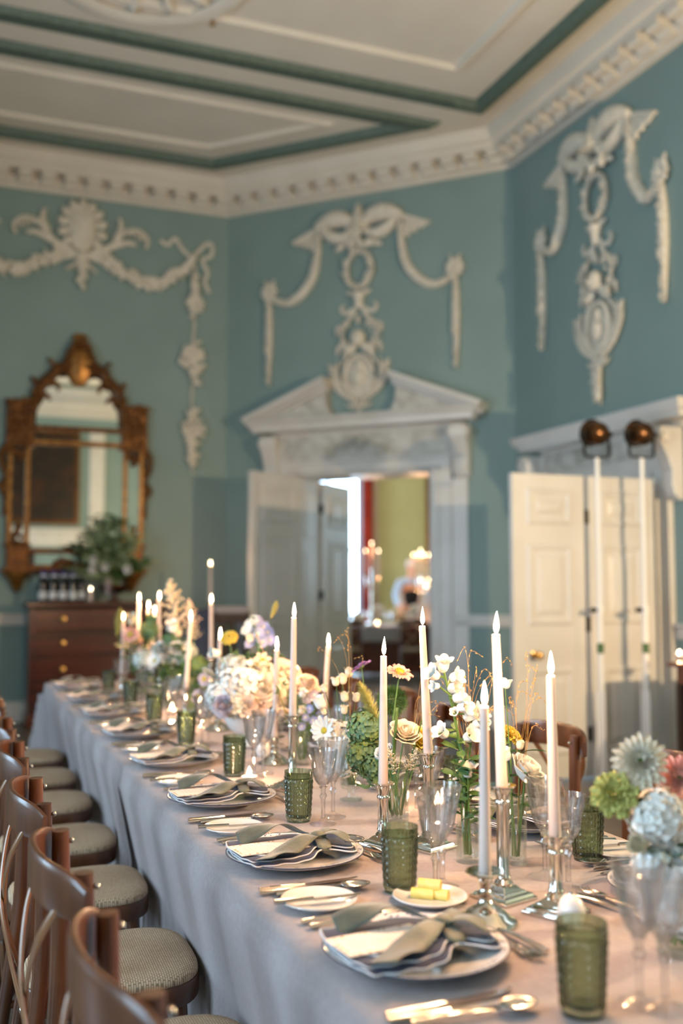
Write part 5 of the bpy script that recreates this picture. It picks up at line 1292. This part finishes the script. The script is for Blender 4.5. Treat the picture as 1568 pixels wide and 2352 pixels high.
for k,(x0,y0,x1,y1) in enumerate(((880,1800,872,1640),(902,1790,912,1625),(940,1760,985,1600))):
    b = Db(-.014+.012*k,-.004); t = thing('grass_blade',['broad green grass blade left of the column candle','broad green grass blade right of the column candle','slender green blade between the two column candles'][k],'foliage',b); h_ = W(x1,y1,2.34)-np.array(b)
    c = curve([(0,0,0),W(x0,y0,2.34)-np.array(b),h_],10); MB().put(*strip(c,[.014*(1-.2*i/len(c)) if k<2 else .004 for i in range(len(c))],2,[1.2]*len(c))).build('blade','leaf',t,solid=.0006)
grass('thin upright grass stem with few seeds left of a candle',Cb(.006,.008),[W(x,y,2.63) for x,y in ((800,1445),(790,1470),(812,1460),(845,1510),(742,1490),(800,1480))])
grass('wispy brown grass trailing right of the green dianthus',Db(.01,.01),[W(x,y,2.42) for x,y in ((960,1640),(990,1560),(955,1600),(1000,1610),(975,1530))])
# ---- blue delphinium in the next bud vase
ve = atz(694,1757,TZ); cylvase('slim clear bud vase of blue delphinium beside the tall candlestick',(ve[0],ve[1],TOP),.022,.11); Eb = lambda dx=0,dy=0: (ve[0]+dx,ve[1]+dy,TOP+.016); VE = ve[1]
def delph(label, base, pts, v, r=.017, col='petal_blue', mid=None):
    P = [W(x,y,v+random.uniform(-.015,.015)) for x,y in pts]
    return flower('delphinium',label,'flower',base,P[0],'daisy',r,col,upv*.3+tow+right*random.uniform(-.5,.5),mid=mid,sr=.0018,cc='petal_white',extra=[(q,'daisy',r*random.uniform(.8,1.15),upv*random.uniform(-.2,.6)+tow+right*random.uniform(-.8,.8)) for q in P[1:]],leaves=2,lm='leaf',leafL=.05)
delph('blue delphinium florets hanging right of the tall candlestick',Eb(.004),((728,1612),(712,1628),(735,1640),(718,1655),(700,1648),(738,1664),(726,1680),(692,1668)),VE)
delph('pale lilac delphinium florets just above the blue ones',Eb(.008),((722,1596),(738,1602),(706,1606)),VE+.03,.018,'petal_mauve')
for k,(x,y,c,kk,r) in enumerate(((692,1602,'petal_white','lis',.016),(650,1640,'petal_peach','rose',.022),(676,1548,'petal_white','lis',.014),(706,1568,'petal_peach','rose',.030),(690,1640,'petal_cream','lis',.014))):
    flower(('lisianthus_stem','spray_rose')[kk=='rose'],['white lisianthus flower just right of the tall candle','blush rose half hidden left of the tall candle','white lisianthus bud behind the tall candle, higher up','peach rose right of the tall candle behind the buds','cream lisianthus low beside the delphinium'][k],'flower',Eb(-.008+.004*k,.004),W(x,y,VE+(.02,.03,.1,.16,.0)[k]),kk,r,c,upv+right*.3+tow*.3,sr=.0015,leaves=2,lm='leaf',leafL=.035)
flower('bud_sprig','thin sprig of green buds left of the tall candle','foliage',Eb(-.006),W(640,1590,VE-.02),'buds',.02,'leaf',sr=.0014,leaves=4,leafL=.025)
flower('bud_sprig','second thin sprig of green buds against the tall candle','foliage',Eb(-.01),W(655,1575,VE-.03),'buds',.018,'leaf',sr=.0014,leaves=3,leafL=.025)
# ---- big white bowl in the middle of the table
bw_ = atz(578,1712,TZ); VB = bw_[1]; bl = thing('flower_bowl','white ceramic footed bowl under the large cream arrangement','bowl',(bw_[0],bw_[1],TOP))
MB().lathe([(0,0),(.05,0),(.052,.004),(.03,.014),(.026,.026),(.05,.038),(.085,.062),(.105,.095),(.108,.115),(.104,.115),(.098,.095),(.05,.05),(0,.044)],40).build('body','china',bl)
fm = MB().ball((0,0,.085),.085,14,8,sq=(1,1,.5)).build('moss_filling','leaf_dark',bl)
Fb = lambda: (bw_[0]+random.uniform(-.05,.05),bw_[1]+random.uniform(-.05,.05),TOP+.105)
def arr(x,y,dv,kind,r,col,lab,fx=0,cat='flower',nm=None,lv_=0,cc='pollen',grp=None,base=None,up_=.6):
    return flower(nm or {'rose':'garden_rose','hydr':'hydrangea','daisy':'daisy','lily':'narcissus','mum':'dahlia','button':'tansy','plume':'astilbe','lis':'lisianthus_stem','scab':'scabiosa','carnation':'carnation','foxtail':'foxtail_grass','moss':'moss_dianthus'}[kind],lab,cat,base or Fb(),W(x,y,VB+dv),kind,r,col,right*fx+upv*up_+tow*.8,sr=.0022,leaves=lv_,lm='leaf_dark',cc=cc,group=grp)
arr(552,1572,-.06,'hydr',.085,'petal_white','largest white hydrangea head at the front of the bowl',-.2)
arr(508,1600,-.05,'hydr',.055,'petal_white','white hydrangea head at the left front of the bowl',-.6)
arr(540,1618,-.10,'hydr',.05,'petal_pale','low white hydrangea hanging over the bowl rim',-.2,up_=.1)
arr(600,1582,-.10,'rose',.052,'petal_cream','full cream rose at the middle front of the bowl',.1)
arr(565,1622,-.13,'rose',.035,'petal_peach','small blush rose low at the front, left of its twin',-.1,up_=.2)
arr(597,1616,-.13,'rose',.033,'petal_peach','small blush rose low at the front, right of its twin',.2,up_=.2)
arr(516,1622,-.12,'rose',.036,'petal_mauve','dusky mauve rose at the lower left of the bowl',-.5,up_=.2)
arr(654,1552,.02,'rose',.05,'petal_peach','peach rose at the right of the bowl behind a short candle',.5)
arr(628,1600,-.05,'rose',.04,'petal_cream','second cream rose right of the front one',.4)
arr(588,1530,-.06,'lily',.04,'petal_cream','cream star-shaped narcissus with yellow cup, left of a pair',-.1)
arr(602,1518,-.03,'lily',.036,'petal_cream','cream star-shaped narcissus with yellow cup, right of a pair',.2)
arr(535,1540,.02,'hydr',.06,'petal_pale','greenish white hydrangea at the back left of the bowl',-.4)
arr(600,1555,.02,'hydr',.06,'petal_pale','greenish white hydrangea in the centre of the bowl',.1)
arr(640,1575,.0,'hydr',.05,'petal_cream','cream hydrangea at the right side of the bowl',.5)
arr(527,1466,.10,'button',.034,'petal_yellow','flat yellow flower cluster above the bowl at the left',-.2,up_=1)
arr(505,1502,-.02,'lis',.022,'petal_white','white trumpet flower reaching left from the bowl',-1.2,up_=.3)
arr(500,1560,.0,'foxtail',.10,'petal_pale','pale feathery grass head at the left of the bowl',-.5)
delph('white and blue delphinium spire above the back of the bowl',Fb(),((590,1428),(578,1440),(606,1440),(572,1455),(592,1456),(616,1452),(580,1472),(602,1474),(622,1470),(570,1478)),VB+.08,.026,'petal_blue')
delph('whiter delphinium spire left of the blue one',Fb(),((584,1424),(572,1434),(566,1448),(572,1464)),VB+.06,.022,'petal_pale')
for k in range(9):
    x,y = ((545,1500),(570,1505),(620,1510),(640,1530),(520,1530),(505,1575),(560,1540),(612,1540),(660,1590))[k]
    flower('foliage_sprig',['leafy sprig behind the cream narcissus pair','leafy sprig below the blue delphinium spire','leafy sprig at the back right of the bowl','leafy sprig between narcissus and peach rose','leafy sprig left of the yellow cluster','leafy sprig at the far left of the bowl','leafy sprig above the largest white hydrangea','leafy sprig in the middle of the bowl','leafy sprig at the far right of the bowl'][k],'foliage',Fb(),W(x,y,VB+random.uniform(-.02,.1)),'buds',.014,'leaf',leaves=9,lm=('leaf','leaf_dark')[k%2],group='foliage in the white bowl',leafL=.07,sr=.002)
t = flower('dried_stem','curved bare stem with a small brown seed head arching left','grass stem',Eb(-.004),W(592,1464,VE+.05),'buds',.010,'seed',mid=W(628,1560,VE+.02),sr=.0012,stem='seed')
flower('feather_grass','thin yellow-green grass tip rising behind the delphinium','foliage',Fb(),W(622,1420,VB+.1),'foxtail',.07,'foxtail',upv+right*.3,sr=.001)
flower('spray_rose','apricot rose low behind the tall candlestick at the right','flower',Eb(.012,.012),W(700,1585,VE+.25),'rose',.045,'petal_peach',upv+tow*.6+right*.3,sr=.002)
for k,(x,y) in enumerate(((470,1560),(455,1600))): flower('delphinium','pale pink floret stem between the bowl and the far vases, %s one' % ('upper','lower')[k],'flower',(*atz(470+10*k,1668,TZ)[:2],TOP+.01),W(x,y,4.2),'scab',.03,'petal_mauve',upv*.4+tow+right*-.4,sr=.0016,leaves=3)
# ---- far vases
for vi,(bx,by,word) in enumerate(((440,1640,'fifth'),(385,1625,'sixth'),(330,1600,'far'))):
    q = atz(bx,by,TZ); cylvase(['clear glass vase of pale flowers beyond the column candlestick','clear glass vase of white daisies among the far candles','clear glass vase of blush flowers at the far end'][vi],(q[0],q[1],TOP),.032,.13); vv = q[1]
    bs = lambda: (q[0]+random.uniform(-.015,.015),q[1]+random.uniform(-.015,.015),TOP+.016)
    F_ = [[(414,1452,'plume',.26,'froth','feathery blush astilbe plume, tallest of the far flowers'),(399,1452,'lis',.030,'petal_white','large white bud left of a far candle'),(410,1462,'lis',.026,'petal_cream','cream bud beside the large white one'),(440,1445,'plume',.15,'petal_peach','small peach plume right of the far astilbe'),(428,1500,'hydr',.05,'petal_pale','greenish white head in the fifth vase'),(446,1470,'plume',.12,'froth','pale froth behind a far candle'),(452,1530,'hydr',.045,'leaf_blue','green hydrangea head low in the fifth vase'),(405,1490,'rose',.03,'petal_white','small white rose under the astilbe')],
          [(356,1518,'daisy',.045,'petal_white','white daisy with yellow eye among the far candles'),(385,1512,'rose',.034,'petal_white','white rose right of the far daisy'),(380,1490,'rose',.036,'petal_peach','blush rose above the far daisy'),(366,1492,'rose',.03,'petal_white','white rose left of the blush one'),(400,1525,'daisy',.03,'petal_white','smaller white daisy at the right of the sixth vase'),(345,1440,'lis',.03,'leaf_blue','green bud between the far candles'),(392,1470,'hydr',.04,'leaf_blue','green hydrangea head in the sixth vase')],
          [(304,1435,'lis',.032,'petal_cream','cream bud left of a far tall candle'),(300,1458,'scab',.045,'petal_pink','pink flower among the farthest candles'),(312,1480,'rose',.045,'petal_peach','blush rose among the farthest candles'),(330,1515,'hydr',.055,'petal_pale','pale hydrangea head at the far end of the table'),(268,1460,'foxtail',.16,'foxtail','yellowish feather grass beside the leftmost candle'),(340,1450,'hydr',.05,'leaf_blue','green hydrangea head between the far candles')]][vi]
    for x,y,kd,r,cl_,lab in F_: flower({'plume':'astilbe','lis':'lisianthus_stem','hydr':'hydrangea','rose':'garden_rose','daisy':'daisy','scab':'scabiosa','foxtail':'foxtail_grass'}[kd],lab,'flower',bs(),W(x,y,vv+random.uniform(-.04,.06)),kd,r,cl_,upv*(1.4 if kd in('plume','foxtail','lis') else .4)+tow*.6+right*random.uniform(-.3,.3),sr=.002,leaves=2,leafL=.07)
    for k in range(5): flower('foliage_sprig','green leafy sprig in the %s vase, %s from the left' % (word,ORD[k]),'foliage',bs(),W(bx-35+13*k+random.uniform(-4,4),random.uniform(1470,1560),vv+random.uniform(-.04,.06)),'buds',.014,'leaf',leaves=10,lm=('leaf','leaf_dark')[k%2],leafL=.08,group='sprigs in the %s vase' % word,sr=.002)
# ---- near flowers at the right edge
vn = atz(1556,2190,TZ); cylvase('clear glass vase of white hydrangea at the right edge, nearest the camera',(vn[0],vn[1],TOP),.034,.13); Nb = lambda: (vn[0]+random.uniform(-.014,.014),vn[1]+random.uniform(-.014,.014),TOP+.016); VN = vn[1]
for x,y,dv,kd,r,cl_,fx,lab in ((1470,1752,.02,'mum',.044,'petal_cream',-.25,'cream chrysanthemum with green centre standing highest at the right edge'),(1412,1826,.03,'carnation',.040,'foxtail',-.5,'yellow-green ruffled flower head left of the chrysanthemum'),(1445,1812,.05,'carnation',.034,'leaf',-.2,'green frothy head behind the chrysanthemum'),(1510,1878,.0,'hydr',.046,'petal_white',-.2,'broad pale ruffled flower at the right edge'),(1545,2010,.0,'hydr',.062,'petal_white',-.2,'near white hydrangea head at the lower right edge'),(1500,1985,-.02,'hydr',.028,'petal_pale',-.6,'small white cluster left of the near hydrangea'),(1570,2080,-.03,'hydr',.045,'petal_white',0,'lowest white hydrangea head at the right edge'),(1560,1790,.06,'mum',.04,'petal_pink',-.3,'pink flower cut by the right edge of the picture'),(1480,1945,-.01,'lis',.017,'petal_cream',-.9,'cream bud leaning left from the near vase'),(1475,1918,.01,'rose',.014,'petal_peach',-.6,'tiny peach bud above the cream one'),(1560,1930,.03,'rose',.035,'petal_peach',0,'peach rose between the near white flowers')):
    flower({'moss':'dianthus','mum':'chrysanthemum','hydr':'hydrangea','carnation':'carnation','lis':'lisianthus_stem','rose':'spray_rose'}[kd],lab,'flower',Nb(),W(x,y,VN+dv),kd,r,cl_,right*fx+upv*.5+tow*.9,sr=.0024,cc='pollen_green',leaves=1,lm='leaf_dark',leafL=.05)
for k in range(5): flower('foliage_sprig','dark leafy sprig among the near white flowers, %s from the top' % ORD[k],'foliage',Nb(),W(1525+10*k,1900+28*k,VN+random.uniform(-.01,.05)),'buds',.012,'leaf',leaves=8,lm='leaf_dark',leafL=.055,group='sprigs in the near vase')
# ---- foliage urn on the chest
UB = lambda: (UR[0]+random.uniform(-.07,.07),UR[1]+random.uniform(-.04,.04),CT+.14)
for k in range(12):
    a = -1+2*(k+.5)/12; x = 250+a*95; y = 1318-(1-a*a)*(60+70*(k%2))+random.uniform(-10,10)
    flower('foliage_branch',f'leafy green branch in the copper urn, {ORD[k]} from the left','foliage',UB(),W(x,y,UR[1]-.05+random.uniform(-.12,.08)),'buds',.03,('leaf','petal_pale','leaf_pale')[k%3],leaves=40,lm=('leaf_pale','leaf','leaf_pale')[k%3],leafL=.15,group='branches in the copper urn',sr=.004)
for k,(x,y) in enumerate(((215,1287),(242,1303),(293,1308),(213,1308))): flower('white_bloom',['small white bloom left of the urn, upper one','small white bloom at the middle of the urn foliage','small white bloom at the right of the urn foliage','small white bloom left of the urn, lower one'][k],'flower',UB(),W(x,y,UR[1]-.14),'rose',.035,'petal_white',tow,group='white blooms in the copper urn',sr=.003)
flower('lilac_spray','drooping pale lilac spray at the front of the copper urn','flower',UB(),W(250,1325,UR[1]-.16),'plume',.18,'petal_mauve',upv*-1+tow*.4,sr=.003)
for k,(x,y) in enumerate(((250,1208),(270,1200),(232,1225),(215,1240),(285,1225))): flower('white_spire',['slender white spire left of the tallest over the urn','tallest slender white spire over the urn foliage','short white spire at the left over the urn','lowest white spire at the far left over the urn','slender white spire at the right over the urn'][k],'flower',UB(),W(x,y+20,UR[1]-.1),'plume',.17,'leaf_pale',upv+right*(x-250)/60,group='white spires in the copper urn',sr=.003)
# ================================================================ ROOM BEYOND THE DOORWAY
RF = R(-22.5); DF = np.array((sin(-RF), cos(-RF))); XF = np.array((cos(RF), sin(RF)))      # depth and width directions of the far room
OF = np.array((4.0,9.6))
def far(x, y, z=0): p = OF+XF*x+DF*y; return (p[0],p[1],z)
BW = 9.0      # distance of its back wall from the doorway
def fbox(name, x0, x1, y0, y1, z0, z1, m, kind=True):
    o = MB().box(((x0+x1)/2,(y0+y1)/2,(z0+z1)/2),(x1-x0,y1-y0,z1-z0)).build(name,m,smooth=False); o.location = far(0,0); o.rotation_euler = (0,0,RF)
    if kind: struct(o)
    return o
FPOLY = [(-4.3,.77),(-1.33,.77),(1.627,-.478),(4.3,-.478),(4.3,BW+.3),(-4.3,BW+.3)]
for nm_,za,zb,mm_ in (('floor_far',-.08,-.03,'floor_wood'),('ceiling_far',4.2,4.4,'ceiling_paint')):
    o = MB().prism(FPOLY,za,zb,M=np.array([[1,0,0],[0,0,1],[0,1,0]])).build(nm_,mm_,smooth=False); o.location = far(0,0); o.rotation_euler = (0,0,RF); struct(o)
wall('wall_far_front_left', far(-1.33,.77)[:2], far(-4.4,.77)[:2], th=.2, h=4.3, m='olive_wall'); wall('wall_far_front_right', far(4.4,-.478)[:2], far(1.627,-.478)[:2], th=.2, h=4.3, m='olive_wall')
WX0, WX1 = -1.35,-.045
# back wall with a tall window
o = wall('wall_far_back', far(-4.2,BW)[:2], far(4.2,BW)[:2], [(4.2+WX0,4.2+WX1,.5,3.6)], th=.3, h=4.3, m='olive_wall')
wall('wall_far_left', far(-4.2,.5)[:2], far(-4.2,BW)[:2], [(2.2,3.7,.6,3.5),(5.2,6.7,.6,3.5)], th=.2, h=4.3, m='olive_wall')  # two unseen window openings, added so more daylight reaches the olive back wall
for yy in (3.45,6.45): portal(far(-4.3,yy,2.05),(0,R(-90),RF),2.9,1.5); wall('wall_far_right', far(4.2,BW)[:2], far(4.2,-.9)[:2], [(BW-5.0,BW-4.2,1.2,3.2)], th=.2, h=4.3, m='olive_wall')
portal(far(4.3,4.6,2.2),(0,R(90),RF),2.0,.8)
q = far((WX0+WX1)/2, BW+.2, 2.05); portal(q, (R(-90),0,RF+pi*0), WX1-WX0, 3.1)
wf = sempty('window_4', far((WX0+WX1)/2,BW), RF); ww = WX1-WX0
m = MB()
for x in (-ww/2+.03,ww/2-.03,0): m.box((x,.12,2.05),(.06,.08,3.1))
for z in (.53,3.57,2.05): m.box((0,.12,z),(ww,.08,.06))
m.build('window_frame','white_paint',wf,smooth=False)
m = MB().box((ww/2+.165,-.03,2.05),(.33,.06,3.4)).box((-ww/2-.07,-.03,2.05),(.14,.06,3.4)); m.build('window_surround','curtain_lining',wf,smooth=False)
def curtain(label, x0, x1, y, m_, amp=.05):
    w_ = x1-x0; mm = MB().grid(lambda a,b: (x0+w_*a, y+amp*sin(a*9*pi*w_+1)+.02*sin(a*31), .05+3.75*b), 40, 2)
    o = tag(mm.build('curtain',m_,solid=.006,ang=1.5),label,'curtain'); o.location = far(0,0); o.rotation_euler = (0,0,RF); return o
curtain('red curtain hanging at the bright window of the far room',WX1+.03,WX1+.23,BW-.16,'curtain_red')
curtain('sheer pale pink curtain between the red one and the window light',WX1-.07,WX1+.03,BW-.12,'sheer',.02)
pf = thing('framed_picture','gold frame edge on the olive wall of the far room','picture',far(1.76,BW-.04,2.6),RF)
MB().box((0,0,0),(.9,.04,1.5)).build('canvas','canvas',pf,smooth=False)
m = MB()
for a,c in (((0,-.02,.8),(1.1,.07,.1)),((0,-.02,-.8),(1.1,.07,.1)),((-.5,-.02,0),(.1,.07,1.5)),((.5,-.02,0),(.1,.07,1.5))): m.box(a,c)
m.build('frame','gold_light',pf,smooth=False,bevel=.01)
# its long table set for dinner
TY = 4.15
ft = thing('banquet_table','dark wooden table set for dinner in the room beyond the doorway','table',far(.35,TY+.75),RF)
MB().box((0,0,.735),(2.6,1.5,.04)).build('tabletop','red_wood',ft,smooth=False,bevel=.01); MB().box((0,0,.66),(2.4,1.3,.1)).build('apron','red_wood',ft,smooth=False)
for x in (-1.1,1.1):
    for y in (-.58,.58): MB().box((x,y,.31),(.09,.09,.62)).build('leg','red_wood',ft,smooth=False)
MB().box((.0,.1,.32),(1.9,.5,.58)).build('pedestal','red_wood',ft,smooth=False)
for k,(x,lab) in enumerate(((-.20,'dark cross-back chair drawn up at the left of the far table'),(.70,'dark cross-back chair drawn up at the right of the far table'))):
    p = far(x,TY-.02); KC.place((p[0],p[1],-.02),RF+random.uniform(-.05,.05),lab,'chairs at the far table')
for k,x in enumerate((-.20,.12,.60,.95)):
    p = far(x,TY+.30); o = KP.place((p[0],p[1],.756),0,['leftmost plate on the far table','plate before the left candelabrum on the far table','plate before the right chair of the far table','rightmost plate on the far table'][k],'plates on the far table')
    p = far(x+.2,TY+.62); KG.place((p[0],p[1],.756),0,f'taller cut-crystal goblet on the far table, {ORD[k]} from the left','goblets on the far table'); p = far(x+.28,TY+.55); KG2.place((p[0],p[1],.756),0,f'shorter goblet on the far table, {ORD[k]} from the left','short goblets on the far table')
rn_ = MB().grid(lambda a,b: (-.30+.56*a+.02*sin(a*20)*(b>.6), .5-1.26*min(1,b/.75), .7575 if b<.74 else .757-(b-.75)*.9),16,24)
o = tag(rn_.build('table_runner','cloth',solid=.002,ang=1),'white cloth hanging over the front edge of the far table','cloth'); o.location = far(.25,TY+.75); o.rotation_euler = (0,0,RF)
def candelabrum(label, x, y, hs, grp):
    t = thing('candelabrum',label,'candelabrum',far(x,y,.756),RF)
    MB().lathe([(0,0),(.09,0),(.09,.01),(.03,.03),(.015,.06),(.02,.2),(.012,.3),(.02,.45),(.012,.55),(.02,.6),(0,.62)],20).build('stem','silver',t)
    for i,(dx,h) in enumerate(hs):
        MB().tube(curve([(0,0,.5),(dx*.6,0,.52),(dx,0,h-.42)],6),.009,7).build('arm','silver',t)
        MB().lathe([(0,h-.42),(.03,h-.42),(.032,h-.41),(.014,h-.40),(0,h-.39)],14,(dx,0,0)).build('cup','silver',t)
        p = far(x+dx,y,.756+h-.40); candle(f'{["left","middle","right","farther","nearer"][i]} tall candle of the {grp}',p,None,.36,.013,(0,0),0,1.1,'candles of the '+grp)
candelabrum('silver candelabrum with three tall candles before the far window',.12,TY+.9,((-.095,1.15),(.0,1.27),(.108,1.15)),'left candelabrum')
candelabrum('silver candelabrum with a tight row of candles at the right of the far table',.90,TY+1.25,((-.12,1.10),(.0,1.17),(.12,1.10),(.05,1.10),(-.06,1.10)),'right candelabrum')
for k,(x,y,z) in enumerate(((.87,TY+.75,.66),(.985,TY+.75,.66),(.945,TY+.75,.57))):
    candle(['left short candle','right short candle','lowest short candle'][k]+' in the trio at the right of the far table',far(x,y,.757),None,z,.02,(0,0),0,.5,'short candles at the far table')
for k in range(9):
    p = np.array(far(-.2+.15*k+random.uniform(-.05,.05),TY+.8+random.uniform(-.1,.2),.757)); flower('white_flower',f'pale flower head along the far table, {ORD[k]} from the left','flower',tuple(p),tuple(p+np.array((random.uniform(-.03,.03),0,random.uniform(.08,.22)))),('hydr','rose')[k%2],.075,('petal_white','petal_pale','petal_cream')[k%3],tow+upv*.5,leaves=4,leafL=.1,group='flowers on the far table',sr=.003)
for k,x in enumerate((-.1,.2,.95)):
    p = far(x,TY+.45+.1*(k==2)); tealight(['tealight glowing at the left of the far table','tealight glowing before the far table flowers','tealight glowing at the right of the far table'][k],(p[0],p[1],.757),.05,.035)
# ---------------------------------------------------------------- waiter bending over the far table
pz = far(.80,TY+2.45,0); pe = thing('person','person in dark waistcoat and pale blue shirt bending over the far table','person',pz,RF)
def skin_body(name, joints, edges, m, parent, sub=2):
    me = bpy.data.meshes.new(name); me.from_pydata([j[0] for j in joints],edges,[]); me.materials.append(MATS[m])
    o = bpy.data.objects.new(name,me); COL.objects.link(o); o.parent = parent
    o.modifiers.new('skin','SKIN'); s = o.modifiers.new('sub','SUBSURF'); s.levels = s.render_levels = sub
    for i,j in enumerate(joints): me.skin_vertices[0].data[i].radius = (j[1],j[2] if len(j)>2 else j[1])
    me.skin_vertices[0].data[0].use_root = True
    return o
J = [((0,0,.95),.15,.12),((0,-.07,1.14),.15,.11),((0,-.16,1.36),.165,.11),((0,-.20,1.47),.10,.08),((0,-.24,1.54),.055),((0,-.29,1.62),.085,.09),((0,-.31,1.69),.075,.085),
     ((-.19,-.19,1.42),.065),((-.27,-.32,1.18),.05),((-.22,-.62,1.0),.038),((-.20,-.70,.96),.03),((.19,-.19,1.42),.065),((.27,-.32,1.18),.05),((.22,-.62,1.0),.038),((.20,-.70,.96),.03),
     ((-.09,0,.86),.09),((-.10,.02,.48),.065),((-.10,.05,.09),.045),((-.10,-.10,.04),.04),((.09,0,.86),.09),((.10,.02,.48),.065),((.10,.05,.09),.045),((.10,-.10,.04),.04)]
E_ = [(0,1),(1,2),(2,3),(3,4),(4,5),(5,6),(2,7),(7,8),(8,9),(9,10),(2,11),(11,12),(12,13),(13,14),(0,15),(15,16),(16,17),(17,18),(0,19),(19,20),(20,21),(21,22)]
skin_body('body',J,E_,'skin',pe)
grow = lambda ids, k: [(J[i][0],)+tuple(r+k for r in J[i][1:]) for i in ids]
skin_body('shirt',grow((2,7,8,9,11,12,13,3),.012),[(0,1),(1,2),(2,3),(0,4),(4,5),(5,6),(0,7)],'shirt_blue',pe)
skin_body('waistcoat',grow((0,1,2),.026),[(0,1),(1,2)],'vest',pe)
skin_body('trousers',grow((0,15,16,17,19,20,21),.014),[(0,1),(1,2),(2,3),(0,4),(4,5),(5,6)],'vest',pe)
m = MB().ball((0,-.285,1.685),.105,16,10,sq=(.95,1,.95)); m.v[-1] = m.v[-1]; m.build('hair','hair_grey',pe,loc=(0,.025,.02))
for s in (-1,1):
    MB().ball((s*.034,-.375,1.665),.012,8,6).build('eye','vest',pe); MB().ball((s*.088,-.30,1.65),.025,8,6,sq=(.4,.8,1.2)).build('ear','skin',pe)
    m = MB()
    for k in range(4): m.tube([(s*(.185+.013*k),-.70,.955),(s*(.182+.014*k),-.745,.945),(s*(.182+.014*k),-.775-.006*(k in (1,2)),.925)],[.009,.008,.006],6)
    m.tube([(s*.178,-.69,.955),(s*.158,-.72,.945),(s*.152,-.745,.93)],[.010,.009,.007],6); m.ball((s*.205,-.70,.955),.03,8,6,sq=(1,1.2,.5)); m.build('hand','skin',pe)
MB().ball((0,-.395,1.64),.016,8,6,sq=(.7,1.2,1.2)).build('nose','skin',pe); MB().ball((0,-.385,1.605),.02,8,5,sq=(1.2,.5,.35)).build('mouth','petal_pink',pe)
